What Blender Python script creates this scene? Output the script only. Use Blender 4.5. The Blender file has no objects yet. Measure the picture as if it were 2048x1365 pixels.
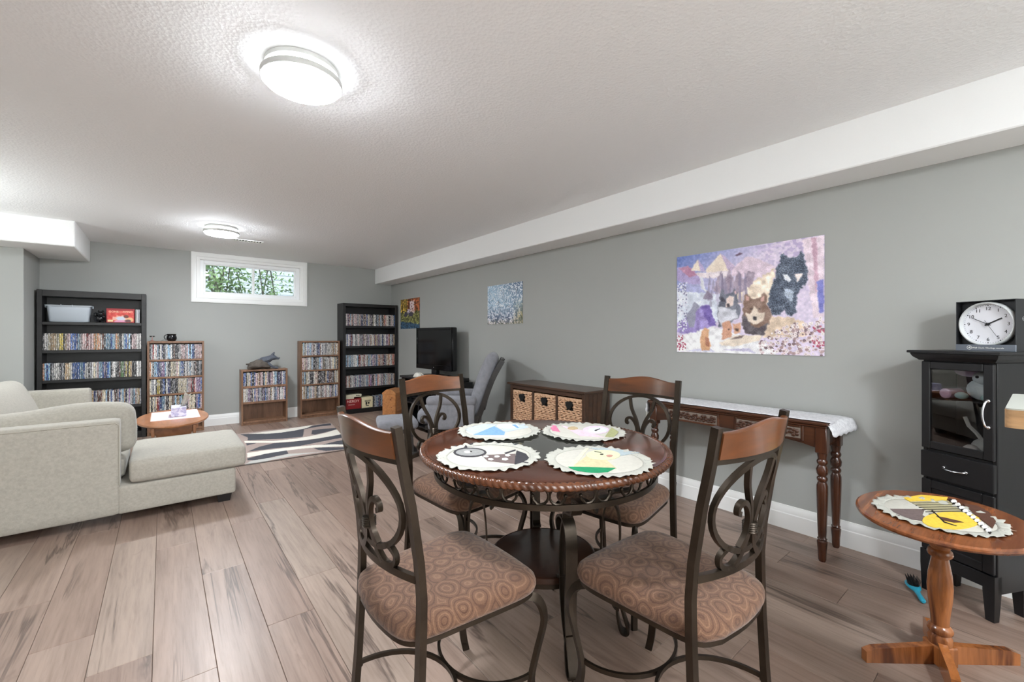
import bpy, bmesh, math, random
import numpy as np
from mathutils import Vector, Matrix

random.seed(7)
PI = math.pi
scene = bpy.context.scene
COL = scene.collection

# ------------------------------------------------------------------ camera, world, exposure
ROOM_H, WALL_R, WALL_B = 2.40, 3.1445, 7.2844
cam_d = bpy.data.cameras.new('camera')
cam_d.sensor_width = 36.0
cam_d.lens = 861.77 / 2048 * 36.0
cam_d.shift_y = -(682.5 - 672.87) / 2048
cam_d.clip_start = 0.02
cam = bpy.data.objects.new('camera', cam_d)
COL.objects.link(cam)
cam.location = (0, 0, 1.2467)
cam.rotation_euler = (PI / 2, 0, -0.6809)
scene.camera = cam

world = bpy.data.worlds.new('world')
scene.world = world
world.use_nodes = True
wn = world.node_tree.nodes
wn['Background'].inputs[0].default_value = (0.98, 0.99, 1.0, 1)
wn['Background'].inputs[1].default_value = 4.0

scene.view_settings.view_transform = 'Standard'
scene.view_settings.look = 'None'
scene.view_settings.exposure = 0.0
scene.view_settings.gamma = 1.0
scene.view_settings.use_curve_mapping = False
LAMP_DISC, LAMP_BAND = 265.0, 26.0
# added out-of-view fill lights, bounced off the ceiling and the wall behind the camera
fl_d = bpy.data.lights.new('bounce_fill', 'AREA')
fl_d.shape = 'DISK'; fl_d.size = 0.5; fl_d.energy = 185.0; fl_d.color = (0.93, 0.985, 1.0)
fl_o = bpy.data.objects.new('bounce_fill', fl_d); COL.objects.link(fl_o)
fl_o.location = (0.3, -1.3, 1.15); fl_o.rotation_euler = (PI * 1.28, 0, 0)
fl_2 = bpy.data.objects.new('bounce_fill', fl_d.copy()); COL.objects.link(fl_2)  # second added fill, out of view past the sofa, aimed at the ceiling
fl_2.data.energy = 60.0
fl_2.location = (-2.2, 4.9, 1.75); fl_2.rotation_euler = (PI, 0, 0)
scene.cycles.max_bounces = 10
scene.cycles.diffuse_bounces = 6
scene.cycles.sample_clamp_indirect = 8.0

# ------------------------------------------------------------------ helpers
def lin(c):
    out = []
    for v in c[:3]:
        v = v / 255.0
        out.append(v / 12.92 if v <= 0.04045 else ((v + 0.055) / 1.055) ** 2.4)
    return tuple(out) + (1.0,)

class MB:
    def __init__(s):
        s.v, s.f, s.cols = [], [], None
    def add(s, verts, faces):
        o = len(s.v)
        s.v += [tuple(p) for p in verts]
        s.f += [tuple(i + o for i in f) for f in faces]
        return s
    def box(s, x0, y0, z0, x1, y1, z1, b=0.0):
        x0, x1 = min(x0, x1), max(x0, x1); y0, y1 = min(y0, y1), max(y0, y1); z0, z1 = min(z0, z1), max(z0, z1)
        b = min(b, (x1 - x0) * .45, (y1 - y0) * .45, (z1 - z0) * .45)
        lo, hi = (x0, y0, z0), (x1, y1, z1)
        if b <= 0:
            vs = [((x0, x1)[i & 1], (y0, y1)[i >> 1 & 1], (z0, z1)[i >> 2 & 1]) for i in range(8)]
            return s.add(vs, [(0, 2, 3, 1), (4, 5, 7, 6), (0, 1, 5, 4), (2, 6, 7, 3), (0, 4, 6, 2), (1, 3, 7, 5)])
        idx, vs = {}, []
        for i in range(8):
            sg = (i & 1, i >> 1 & 1, i >> 2 & 1)
            for a in range(3):
                p = []
                for k in range(3):
                    e = hi[k] if sg[k] else lo[k]
                    p.append(e if k == a else (e - b if sg[k] else e + b))
                idx[(sg, a)] = len(vs); vs.append(tuple(p))
        fs = []
        for a in range(3):
            o = [k for k in range(3) if k != a]
            for e in (0, 1):
                q = []
                for u, w in ((0, 0), (1, 0), (1, 1), (0, 1)):
                    sg = [0, 0, 0]; sg[a] = e; sg[o[0]] = u; sg[o[1]] = w
                    q.append(idx[(tuple(sg), a)])
                fs.append(tuple(q))
            for u in (0, 1):
                for w in (0, 1):
                    s0 = [0, 0, 0]; s0[o[0]] = u; s0[o[1]] = w
                    s1 = list(s0); s1[a] = 1
                    s0, s1 = tuple(s0), tuple(s1)
                    fs.append((idx[(s0, o[0])], idx[(s1, o[0])], idx[(s1, o[1])], idx[(s0, o[1])]))
        for i in range(8):
            sg = (i & 1, i >> 1 & 1, i >> 2 & 1)
            fs.append((idx[(sg, 0)], idx[(sg, 1)], idx[(sg, 2)]))
        return s.add(vs, fs)
    def lathe(s, prof, n=24, c=(0, 0, 0), caps=True):
        vs = [(c[0] + r * math.cos(2 * PI * k / n), c[1] + r * math.sin(2 * PI * k / n), c[2] + z) for r, z in prof for k in range(n)]
        fs = [(i * n + k, i * n + (k + 1) % n, (i + 1) * n + (k + 1) % n, (i + 1) * n + k) for i in range(len(prof) - 1) for k in range(n)]
        if caps:
            fs += [tuple(range(n))[::-1], tuple((len(prof) - 1) * n + k for k in range(n))]
        return s.add(vs, fs)
    def sweep(s, pts, sec, up=None, closed=False):
        P = [Vector(p) for p in pts]; n = len(P); m = len(sec)
        U = Vector(up).normalized() if up else None
        vs, prevS = [], None
        for i in range(n):
            if closed:
                T = P[(i + 1) % n] - P[i - 1]
            else:
                T = P[min(i + 1, n - 1)] - P[max(i - 1, 0)]
            T.normalize()
            if U:
                S = T.cross(U)
                if S.length < 1e-4:
                    S = prevS.copy() if prevS else Vector((1, 0, 0))
            else:
                if prevS is None:
                    S = T.cross(Vector((0, 0, 1)))
                    if S.length < 1e-3: S = T.cross(Vector((1, 0, 0)))
                else:
                    S = prevS - T * prevS.dot(T)
            S.normalize(); prevS = S
            W = S.cross(T)
            for a, b in sec:
                vs.append(P[i] + S * a + W * b)
        fs = []
        for i in range(n if closed else n - 1):
            j = (i + 1) % n
            for k in range(m):
                fs.append((i * m + k, i * m + (k + 1) % m, j * m + (k + 1) % m, j * m + k))
        if not closed:
            fs += [tuple(range(m)), tuple((n - 1) * m + k for k in range(m))[::-1]]
        return s.add(vs, fs)
    def tube(s, pts, r, n=8, closed=False, up=None):
        return s.sweep(pts, [(r * math.cos(2 * PI * k / n), r * math.sin(2 * PI * k / n)) for k in range(n)], up, closed)
    def bar(s, pts, w, t, up=None, closed=False):
        return s.sweep(pts, [(-w / 2, -t / 2), (w / 2, -t / 2), (w / 2, t / 2), (-w / 2, t / 2)], up, closed)
    def prism(s, poly, z0, z1):
        n = len(poly)
        vs = [(x, y, z0) for x, y in poly] + [(x, y, z1) for x, y in poly]
        fs = [tuple(range(n))[::-1], tuple(range(n, 2 * n))] + [(k, (k + 1) % n, n + (k + 1) % n, n + k) for k in range(n)]
        return s.add(vs, fs)
    def loft(s, rings, caps=True):
        n = len(rings[0])
        vs = [p for r in rings for p in r]
        fs = [(i * n + k, i * n + (k + 1) % n, (i + 1) * n + (k + 1) % n, (i + 1) * n + k) for i in range(len(rings) - 1) for k in range(n)]
        if caps:
            fs += [tuple(range(n))[::-1], tuple((len(rings) - 1) * n + k for k in range(n))]
        return s.add(vs, fs)
    def ball(s, c, r, n=10, sc=(1, 1, 1)):
        m = max(5, n // 2 + 1)
        rings = []
        for i in range(m + 1):
            a = -PI / 2 + PI * (i if 0 < i < m else (0.08 if i == 0 else m - 0.08)) / m
            rings.append([(c[0] + sc[0] * r * math.cos(a) * math.cos(2 * PI * k / n), c[1] + sc[1] * r * math.cos(a) * math.sin(2 * PI * k / n), c[2] + sc[2] * r * math.sin(a)) for k in range(n)])
        return s.loft(rings)
    def pillow(s, c, size, r, n=10, puff=(0, 0, 0), wob=0.0, seed=0):
        """rounded box with puffed faces, centred on c"""
        rs = random.Random(seed)
        ts = [math.sin(PI / 2 * (2 * i / n - 1)) for i in range(n + 1)]
        h = [d / 2 for d in size]
        inn = [max(0, d - r) for d in h]
        ph = [rs.uniform(0, 6.28) for _ in range(6)]
        for a in range(3):
            o = [(a + 1) % 3, (a + 2) % 3]
            for e in (-1, 1):
                vs = []
                for u in ts:
                    for w in ts:
                        p = [0, 0, 0]; p[a] = e * h[a]; p[o[0]] = u * h[o[0]]; p[o[1]] = w * h[o[1]]
                        q = [max(-inn[k], min(inn[k], p[k])) for k in range(3)]
                        d = Vector([p[k] - q[k] for k in range(3)])
                        if d.length > 1e-9: d.normalize()
                        p = [q[k] + d[k] * r for k in range(3)]
                        nx = [max(-1, min(1, p[k] / h[k])) for k in range(3)]
                        for k in range(3):
                            k1, k2 = (k + 1) % 3, (k + 2) % 3
                            p[k] += puff[k] * nx[k] * (1 - nx[k1] ** 2) * (1 - nx[k2] ** 2)
                        if wob:
                            p[2] += wob * math.sin(9 * p[0] + ph[0]) * math.cos(7 * p[1] + ph[1]) * (nx[2] + 1) / 2
                            p[1] += wob * .6 * math.sin(11 * p[0] + 8 * p[2] + ph[2])
                        vs.append((c[0] + p[0], c[1] + p[1], c[2] + p[2]))
                m = n + 1
                s.add(vs, [(i * m + j, i * m + j + 1, (i + 1) * m + j + 1, (i + 1) * m + j) for i in range(n) for j in range(n)])
        return s
    def xf(s, M):
        s.v = [tuple(M @ Vector(p)) for p in s.v]
        return s
    def mesh(s, name, mat=None, smooth=True, weld=False, angle=38):
        me = bpy.data.meshes.new(name)
        me.from_pydata(s.v, [], s.f)
        bm = bmesh.new(); bm.from_mesh(me)
        if weld: bmesh.ops.remove_doubles(bm, verts=bm.verts, dist=1e-5)
        bmesh.ops.recalc_face_normals(bm, faces=bm.faces)
        bm.to_mesh(me); bm.free()
        if smooth:
            me.shade_smooth()
            me.set_sharp_from_angle(angle=math.radians(angle))
        if mat: me.materials.append(mat)
        return me
    def build(s, name, mat=None, parent=None, smooth=True, weld=False, angle=38):
        o = bpy.data.objects.new(name, s.mesh(name, mat, smooth, weld, angle))
        COL.objects.link(o)
        if parent: o.parent = parent
        return o

def tag(o, label=None, cat=None, group=None, kind=None):
    if label: o['label'] = label
    if cat: o['category'] = cat
    if group: o['group'] = group
    if kind: o['kind'] = kind
    return o

def thing(name, label, cat, loc=(0, 0, 0), rz=0.0, group=None):
    o = bpy.data.objects.new(name, None)
    o.empty_display_size = 0.05
    COL.objects.link(o)
    o.location = loc; o.rotation_euler = (0, 0, rz)
    return tag(o, label, cat, group)

def struct(o):
    o['kind'] = 'structure'
    return o

def copy_thing(root, loc=None, rz=None, label=None, group=None):
    c = root.copy(); COL.objects.link(c)
    if loc is not None: c.location = loc
    if rz is not None: c.rotation_euler = (0, 0, rz)
    if label: c['label'] = label
    if group: c['group'] = group
    for ch in root.children:
        d = ch.copy(); COL.objects.link(d); d.parent = c
        for g in ch.children:
            e = g.copy(); COL.objects.link(e); e.parent = d
    return c

def text(s, name, size, mat, parent, loc, rot, ext=0.0006, align='CENTER', sx=1.0):
    cu = bpy.data.curves.new(name, 'FONT')
    cu.body = s; cu.size = size; cu.extrude = ext; cu.align_x = align; cu.align_y = 'CENTER'
    cu.resolution_u = 3
    o = bpy.data.objects.new(name, cu); COL.objects.link(o)
    dg = bpy.context.evaluated_depsgraph_get()
    me = bpy.data.meshes.new_from_object(o.evaluated_get(dg))
    bpy.data.objects.remove(o); bpy.data.curves.remove(cu)
    me.transform(Matrix.Diagonal((sx, 1, 1, 1)))
    me.name = name; me.materials.clear(); me.materials.append(mat)
    r = bpy.data.objects.new(name, me); COL.objects.link(r)
    r.parent = parent; r.location = loc; r.rotation_euler = rot
    return r

def arc(cx, cy, r, a0, a1, n, ry=None):
    ry = ry or r
    return [(cx + r * math.cos(math.radians(a0 + (a1 - a0) * i / n)), cy + ry * math.sin(math.radians(a0 + (a1 - a0) * i / n))) for i in range(n + 1)]

def spline(pts, n=6):
    """Catmull-Rom through the points"""
    P = [np.array(p, float) for p in pts]
    P = [2 * P[0] - P[1]] + P + [2 * P[-1] - P[-2]]
    out = []
    for i in range(1, len(P) - 2):
        for k in range(n):
            t = k / n
            out.append(tuple(0.5 * ((2 * P[i]) + (-P[i - 1] + P[i + 1]) * t + (2 * P[i - 1] - 5 * P[i] + 4 * P[i + 1] - P[i + 2]) * t * t + (-P[i - 1] + 3 * P[i] - 3 * P[i + 1] + P[i + 2]) * t ** 3)))
    out.append(tuple(P[-2]))
    return out

# ------------------------------------------------------------------ materials
class NT:
    def __init__(s, name):
        s.m = bpy.data.materials.new(name); s.m.use_nodes = True
        s.t = s.m.node_tree; s.n = s.t.nodes
        s.b = s.n['Principled BSDF']
    def node(s, typ, **kw):
        n = s.n.new(typ)
        for k, v in kw.items():
            if k.startswith('i_'):
                key = k[2:]; key = int(key) if key.isdigit() else key
                n.inputs[key].default_value = v
            else: setattr(n, k, v)
        return n
    def link(s, a, b): s.t.links.new(a, b)
    def coords(s, scale=(1, 1, 1), rnd=0.0, rot=(0, 0, 0), kind='Object'):
        tc = s.node('ShaderNodeTexCoord'); mp = s.node('ShaderNodeMapping')
        mp.inputs['Scale'].default_value = scale; mp.inputs['Rotation'].default_value = rot
        s.link(tc.outputs[kind], mp.inputs['Vector'])
        out = mp.outputs[0]
        if rnd:
            oi = s.node('ShaderNodeObjectInfo'); mu = s.node('ShaderNodeMath', operation='MULTIPLY'); mu.inputs[1].default_value = rnd
            s.link(oi.outputs['Random'], mu.inputs[0])
            ad = s.node('ShaderNodeVectorMath', operation='ADD')
            s.link(out, ad.inputs[0]); s.link(mu.outputs[0], ad.inputs[1])
            out = ad.outputs[0]
        return out
    def noise(s, vec, scale, detail=4, rough=0.55, dist=0.0):
        n = s.node('ShaderNodeTexNoise')
        n.inputs['Scale'].default_value = scale; n.inputs['Detail'].default_value = detail
        n.inputs['Roughness'].default_value = rough; n.inputs['Distortion'].default_value = dist
        if vec is not None: s.link(vec, n.inputs['Vector'])
        return n.outputs['Fac']
    def ramp(s, fac, stops):
        r = s.node('ShaderNodeValToRGB'); e = r.color_ramp.elements
        while len(e) < len(stops): e.new(0.5)
        for k, (p, c) in enumerate(stops):
            e[k].position = p; e[k].color = c if len(c) == 4 else tuple(c) + (1,)
        s.link(fac, r.inputs[0])
        return r.outputs[0]
    def mix(s, fac, a, b, typ='MIX'):
        m = s.node('ShaderNodeMix', data_type='RGBA', blend_type=typ)
        for sock, v in ((m.inputs[0], fac), (m.inputs[6], a), (m.inputs[7], b)):
            if hasattr(v, 'links'): s.link(v, sock)
            else: sock.default_value = v
        return m.outputs[2]
    def bump(s, h, strength=0.3, dist=0.01):
        b = s.node('ShaderNodeBump'); b.inputs['Strength'].default_value = strength; b.inputs['Distance'].default_value = dist
        s.link(h, b.inputs['Height']); s.link(b.outputs[0], s.b.inputs['Normal'])
    def set(s, **kw):
        for k, v in kw.items():
            key = {'col': 'Base Color', 'rough': 'Roughness', 'metal': 'Metallic', 'coat': 'Coat Weight', 'coatr': 'Coat Roughness', 'spec': 'Specular IOR Level', 'trans': 'Transmission Weight', 'sheen': 'Sheen Weight', 'alpha': 'Alpha', 'ior': 'IOR'}[k]
            if hasattr(v, 'links'): s.link(v, s.b.inputs[key])
            else: s.b.inputs[key].default_value = v
        return s

def plain(name, c, rough=0.5, metal=0.0, var=0.0, vscale=8.0, bump=0.0, bscale=60.0, coat=0.0, spec=0.5, sheen=0.0):
    n = NT(name); L = lin(c)
    if var or bump:
        v = n.coords()
    if var:
        f = n.noise(v, vscale, 5)
        a = tuple(x * (1 - var) for x in L[:3]) + (1,); b = tuple(min(1, x * (1 + var)) for x in L[:3]) + (1,)
        n.set(col=n.ramp(f, [(0.3, a), (0.7, b)]))
    else: n.set(col=L)
    if bump: n.bump(n.noise(v, bscale, 3), bump, 0.004)
    n.set(rough=rough, metal=metal, coat=coat, spec=spec, sheen=sheen)
    return n.m

def wood(name, dark, light, axis=0, scale=9.0, rough=0.35, coat=0.0, stretch=0.12, rnd=30.0, contrast=(0.32, 0.68)):
    n = NT(name); sc = [1, 1, 1]; sc[axis] = stretch
    v = n.coords(tuple(sc), rnd)
    f = n.noise(v, scale, 6, 0.6, 0.6)
    g = n.noise(v, scale * 7, 3, 0.6, 0.2)
    c = n.ramp(f, [(contrast[0], lin(dark)), (contrast[1], lin(light))])
    c2 = n.ramp(g, [(0.35, (0.72, 0.72, 0.72, 1)), (0.6, (1, 1, 1, 1))])
    n.set(col=n.mix(0.8, c, c2, 'MULTIPLY'), rough=rough, coat=coat, coatr=0.12)
    n.bump(g, 0.05, 0.002)
    return n.m

def emis(name, c, s):
    n = NT(name)
    n.b.inputs['Base Color'].default_value = lin(c)
    n.b.inputs['Emission Color'].default_value = lin(c)
    n.b.inputs['Emission Strength'].default_value = s
    return n.m

def glass(name, tint=(255, 255, 255), gloss=0.12, rough=0.0):
    n = NT(name)
    n.n.remove(n.b)
    out = n.n['Material Output']
    tr = n.node('ShaderNodeBsdfTransparent'); tr.inputs[0].default_value = lin(tint)
    gl = n.node('ShaderNodeBsdfGlossy'); gl.inputs['Roughness'].default_value = rough; gl.inputs[0].default_value = (1, 1, 1, 1)
    fr = n.node('ShaderNodeFresnel'); fr.inputs[0].default_value = 1.5
    ad = n.node('ShaderNodeMath', operation='MULTIPLY_ADD'); ad.inputs[1].default_value = 1.0; ad.inputs[2].default_value = gloss - 0.04
    n.link(fr.outputs[0], ad.inputs[0])
    mx = n.node('ShaderNodeMixShader')
    n.link(ad.outputs[0], mx.inputs[0]); n.link(tr.outputs[0], mx.inputs[1]); n.link(gl.outputs[0], mx.inputs[2])
    n.link(mx.outputs[0], out.inputs[0])
    return n.m

def vcol(name, rough=0.55, attr='Col', bump=0.0, bscale=200, coat=0.0):
    n = NT(name)
    a = n.node('ShaderNodeVertexColor', layer_name=attr)
    n.set(col=a.outputs[0], rough=rough, coat=coat)
    if bump:
        n.bump(n.noise(n.coords(), bscale, 3), bump, 0.003)
    return n.m

M = {}
M['wall'] = plain('wall_paint', (164, 165, 161), 0.6, var=0.015, vscale=1.5, bump=0.04, bscale=220, spec=0.3)
def ceiling_mat():
    n = NT('ceiling_stipple'); v = n.coords()
    vo = n.node('ShaderNodeTexVoronoi'); vo.inputs['Scale'].default_value = 70; n.link(v, vo.inputs['Vector'])
    a = n.noise(v, 70, 4, 0.6, 0.8)
    m = n.node('ShaderNodeMath', operation='ADD'); n.link(vo.outputs['Distance'], m.inputs[0]); n.link(a, m.inputs[1])
    n.bump(m.outputs[0], 0.24, 0.006)
    n.set(col=lin((240, 240, 240)), rough=0.85, spec=0.2)
    return n.m
M['ceiling'] = ceiling_mat()
M['soffit'] = plain('soffit_paint', (238, 238, 237), 0.6, bump=0.05, bscale=150, spec=0.3)
M['trim'] = plain('white_trim', (240, 240, 238), 0.35)
M['vinyl'] = plain('window_vinyl', (244, 245, 246), 0.3)

def floor_mat():
    n = NT('laminate_plank')
    v = n.coords((1, 0.055, 1), 57.0)
    v2 = n.coords((1, 0.22, 1), 31.0)
    oi = n.node('ShaderNodeObjectInfo')
    base = n.ramp(oi.outputs['Random'], [(0.0, lin((148, 126, 114))), (0.3, lin((160, 140, 128))), (0.6, lin((144, 122, 110))), (0.85, lin((164, 147, 135))), (1.0, lin((140, 118, 107)))])
    f = n.noise(v, 9, 7, 0.66, 0.5)
    c = n.mix(0.85, base, n.ramp(f, [(0.27, (0.52, 0.44, 0.40, 1)), (0.41, (0.84, 0.80, 0.77, 1)), (0.55, (1.02, 0.99, 0.96, 1)), (0.74, (1.16, 1.12, 1.08, 1))]), 'MULTIPLY')
    g = n.noise(v, 70, 4, 0.65, 0.2)
    c = n.mix(0.75, c, n.ramp(g, [(0.3, (0.72, 0.69, 0.67, 1)), (0.5, (0.98, 0.98, 0.98, 1)), (0.7, (1.1, 1.1, 1.1, 1))]), 'MULTIPLY')
    # dark splits in the print: thin contour lines, only here and there
    h = n.noise(v, 4.2, 6, 0.6, 0.55)
    d = n.node('ShaderNodeMath', operation='SUBTRACT'); d.inputs[1].default_value = 0.5; n.link(h, d.inputs[0])
    ab = n.node('ShaderNodeMath', operation='ABSOLUTE'); n.link(d.outputs[0], ab.inputs[0])
    line = n.ramp(ab.outputs[0], [(0.0, (1, 1, 1, 1)), (0.018, (0, 0, 0, 1))])
    k = n.noise(v2, 4.0, 3, 0.55)
    msk = n.ramp(k, [(0.45, (0, 0, 0, 1)), (0.54, (1, 1, 1, 1))])
    lm = n.mix(1.0, line, msk, 'MULTIPLY')
    sc = n.node('ShaderNodeMath', operation='MULTIPLY'); sc.inputs[1].default_value = 0.8; n.link(lm, sc.inputs[0])
    c = n.mix(sc.outputs[0], c, lin((72, 56, 48)))
    kn = n.noise(v2, 6.5, 4, 0.6, 0.9)
    km = n.ramp(kn, [(0.64, (0, 0, 0, 1)), (0.74, (0.6, 0.6, 0.6, 1))])
    c = n.mix(km, c, lin((98, 76, 66)))
    n.set(col=c, rough=0.42, coat=0.25, coatr=0.3, spec=0.45)
    n.bump(g, 0.05, 0.002)
    return n.m
M['plank'] = floor_mat()
M['subfloor'] = plain('subfloor', (70, 58, 52), 0.8)
M['iron'] = plain('bronzed_iron', (58, 49, 40), 0.36, 0.7, var=0.25, vscale=14)
M['cherry'] = wood('cherry_top', (60, 28, 16), (100, 52, 30), 0, 6, 0.22, 0.5)
M['rope'] = wood('rope_edge_wood', (70, 38, 22), (112, 66, 40), 2, 9, 0.25, 0.4)
M['rail_wood'] = wood('rail_wood', (58, 32, 16), (120, 68, 31), 0, 5, 0.28, 0.4)
M['shelf_dark'] = wood('dark_shelf_wood', (44, 26, 18), (66, 40, 28), 0, 6, 0.3, 0.3)
M['console'] = wood('mahogany', (54, 29, 17), (86, 49, 29), 1, 7, 0.28, 0.4)
M['console_leg'] = wood('mahogany_turned', (50, 26, 15), (84, 45, 26), 2, 7, 0.26, 0.4)
M['blackwood'] = wood('black_shelf_wood', (28, 27, 27), (42, 41, 41), 0, 10, 0.42)
M['blackwood2'] = wood('black_shelf_wood_deep', (20, 19, 20), (30, 29, 30), 0, 10, 0.42)
M['brownwood'] = wood('walnut_laminate', (112, 80, 58), (146, 108, 82), 2, 9, 0.4)
M['pine'] = wood('pine_boards', (176, 112, 62), (214, 148, 92), 0, 6, 0.4)
M['oak'] = wood('oak_table', (150, 96, 60), (190, 130, 90), 1, 5, 0.3, 0.3)
M['amber'] = wood('amber_pine', (98, 50, 23), (178, 110, 60), 2, 9, 0.26, 0.4, stretch=0.10, contrast=(.36, .52))
M['amber_top'] = wood('amber_pine_top', (104, 54, 29), (154, 92, 53), 0, 12, 0.26, 0.4, stretch=0.10, contrast=(.36, .56))
M['espresso'] = wood('espresso_paint', (13, 12, 14), (18, 17, 20), 2, 10, 0.42, 0.0)
M['unit'] = wood('basket_unit_wood', (56, 38, 28), (84, 58, 42), 1, 8, 0.32, 0.2)
M['chrome'] = plain('brushed_chrome', (205, 206, 210), 0.18, 1.0)
M['black'] = plain('black_plastic', (16, 16, 18), 0.3)
M['screen'] = plain('black_screen', (4, 4, 5), 0.12, spec=0.3)
M['gliderwood'] = wood('glider_wood', (28, 25, 24), (48, 42, 40), 0, 8, 0.35)
M['gliderfab'] = plain('glider_fabric', (134, 134, 140), 0.95, var=0.12, vscale=25, bump=0.25, bscale=300, spec=0.2, sheen=0.2)
M['sofa'] = plain('sofa_fabric', (172, 167, 156), 0.95, var=0.10, vscale=70, bump=0.3, bscale=420, spec=0.15, sheen=0.25)
M['sofaseam'] = plain('sofa_piping', (172, 167, 155), 0.95, spec=0.15)
M['darkleg'] = plain('dark_foot', (30, 26, 25), 0.4)
M['linen'] = plain('white_linen', (200, 197, 187), 0.9, var=0.05, vscale=60, bump=0.3, bscale=260, spec=0.2)
def lace_mat():
    n = NT('eyelet_lace'); v = n.coords()
    vo = n.node('ShaderNodeTexVoronoi'); vo.inputs['Scale'].default_value = 85; n.link(v, vo.inputs['Vector'])
    c = n.ramp(vo.outputs['Distance'], [(0.09, lin((92, 88, 82))), (0.16, lin((184, 183, 174)))])
    n.set(col=c, rough=0.9, spec=0.2); n.bump(vo.outputs['Distance'], 0.3, 0.003)
    return n.m
M['lace'] = lace_mat()
def runner_mat():
    n = NT('lace_runner'); v = n.coords()
    a = n.noise(v, 34, 3, 0.6, 1.4)
    c = n.ramp(a, [(0.4, lin((206, 206, 210))), (0.6, lin((226, 226, 229)))])
    n.set(col=c, rough=0.9, spec=0.2); n.bump(n.noise(v, 240, 2), 0.35, 0.003)
    return n.m
M['runner'] = runner_mat()
def seat_mat():
    n = NT('paisley_seat'); v = n.coords()
    w = n.node('ShaderNodeTexNoise'); w.inputs['Scale'].default_value = 9; w.inputs['Detail'].default_value = 2; n.link(v, w.inputs['Vector'])
    ad = n.node('ShaderNodeMix', data_type='VECTOR'); ad.inputs[0].default_value = 0.045
    n.link(v, ad.inputs[4]); n.link(w.outputs['Color'], ad.inputs[5])
    vo = n.node('ShaderNodeTexVoronoi'); vo.inputs['Scale'].default_value = 15; vo.inputs['Randomness'].default_value = 0.35; n.link(ad.outputs[1], vo.inputs['Vector'])
    s = n.node('ShaderNodeMath', operation='MULTIPLY'); s.inputs[1].default_value = 28; n.link(vo.outputs['Distance'], s.inputs[0])
    s1 = n.node('ShaderNodeMath', operation='SINE'); n.link(s.outputs[0], s1.inputs[0])
    si = n.node('ShaderNodeMath', operation='MULTIPLY_ADD'); si.inputs[1].default_value = .5; si.inputs[2].default_value = .5; n.link(s1.outputs[0], si.inputs[0])
    c = n.ramp(si.outputs[0], [(0.0, lin((86, 62, 50))), (0.05, lin((90, 65, 51))), (0.14, lin((104, 76, 60))), (0.86, lin((107, 79, 62))), (1.0, lin((123, 94, 74)))])
    g = n.noise(v, 320, 2)
    c = n.mix(0.6, c, n.ramp(g, [(0.35, (0.75, 0.73, 0.7, 1)), (0.65, (1.1, 1.1, 1.1, 1))]), 'MULTIPLY')
    n.set(col=c, rough=0.9, spec=0.25, sheen=0.15); n.bump(g, 0.35, 0.003)
    return n.m
M['seat'] = seat_mat()
def wicker_mat():
    n = NT('seagrass'); v = n.coords((1, 1, 1))
    a = n.noise(v, 60, 3, 0.6)
    n.set(col=n.ramp(a, [(0.3, lin((168, 124, 92))), (0.7, lin((226, 188, 154)))]), rough=0.75)
    return n.m
M['wicker'] = wicker_mat()
M['hole'] = plain('dark_inside', (14, 11, 10), 0.9)
M['lampwhite'] = plain('lamp_white', (196, 196, 193), 0.5)
M['disc'] = emis('lamp_diffuser', (241, 248, 255), LAMP_DISC)
M['disc_near'] = emis('lamp_diffuser_dimmer', (241, 248, 255), LAMP_DISC * .76)
M['band'] = emis('lamp_side_glow', (241, 248, 255), LAMP_BAND)
M['pane'] = glass('window_glass', (246, 248, 248), 0.06)
M['cabglass'] = glass('cabinet_glass', (240, 242, 244), 0.045)
M['tableglass'] = glass('table_glass', (200, 206, 200), 0.30)
M['white'] = plain('white_print', (244, 243, 238), 0.6)
M['ink'] = plain('black_print', (24, 24, 26), 0.5)
M['art'] = vcol('printed_card', 0.5, bump=0.0)
M['rug'] = vcol('rug_pile', 0.95, bump=0.5, bscale=500)
M['puzzleback'] = plain('grey_card', (120, 118, 116), 0.8)
def case_mat(name, attr):
    n = NT(name)
    if attr:
        a = n.node('ShaderNodeVertexColor', layer_name='Col'); col = a.outputs[0]
        v = n.coords((5, 5, 1))
    else:
        a = n.node('ShaderNodeObjectInfo'); col = a.outputs['Color']
        v = n.coords((5, 5, 1), 40.0)
    f = n.noise(v, 36, 3, 0.6)
    c = n.mix(n.ramp(f, [(0.54, (0, 0, 0, 1)), (0.57, (0.9, 0.9, 0.9, 1))]), col, lin((224, 221, 219)))
    g = n.noise(v, 44, 3, 0.6, 0.5)
    c = n.mix(n.ramp(g, [(0.54, (0, 0, 0, 1)), (0.57, (0.95, 0.95, 0.95, 1))]), c, lin((22, 20, 25)))
    n.set(col=c, rough=0.35)
    return n.m
M['case'] = case_mat('film_case_print', False)
M['cases'] = case_mat('film_case_print_row', True)
# ------------------------------------------------------------------ the room
ROOM_L, ROOM_F = -2.6, -2.6
R, D, H = WALL_R, WALL_B, ROOM_H
floor = struct(MB().box(ROOM_L - .1, ROOM_F - .1, -0.12, R + .1, D + .1, -0.013).build('floor', M['subfloor'], smooth=False))
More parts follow.
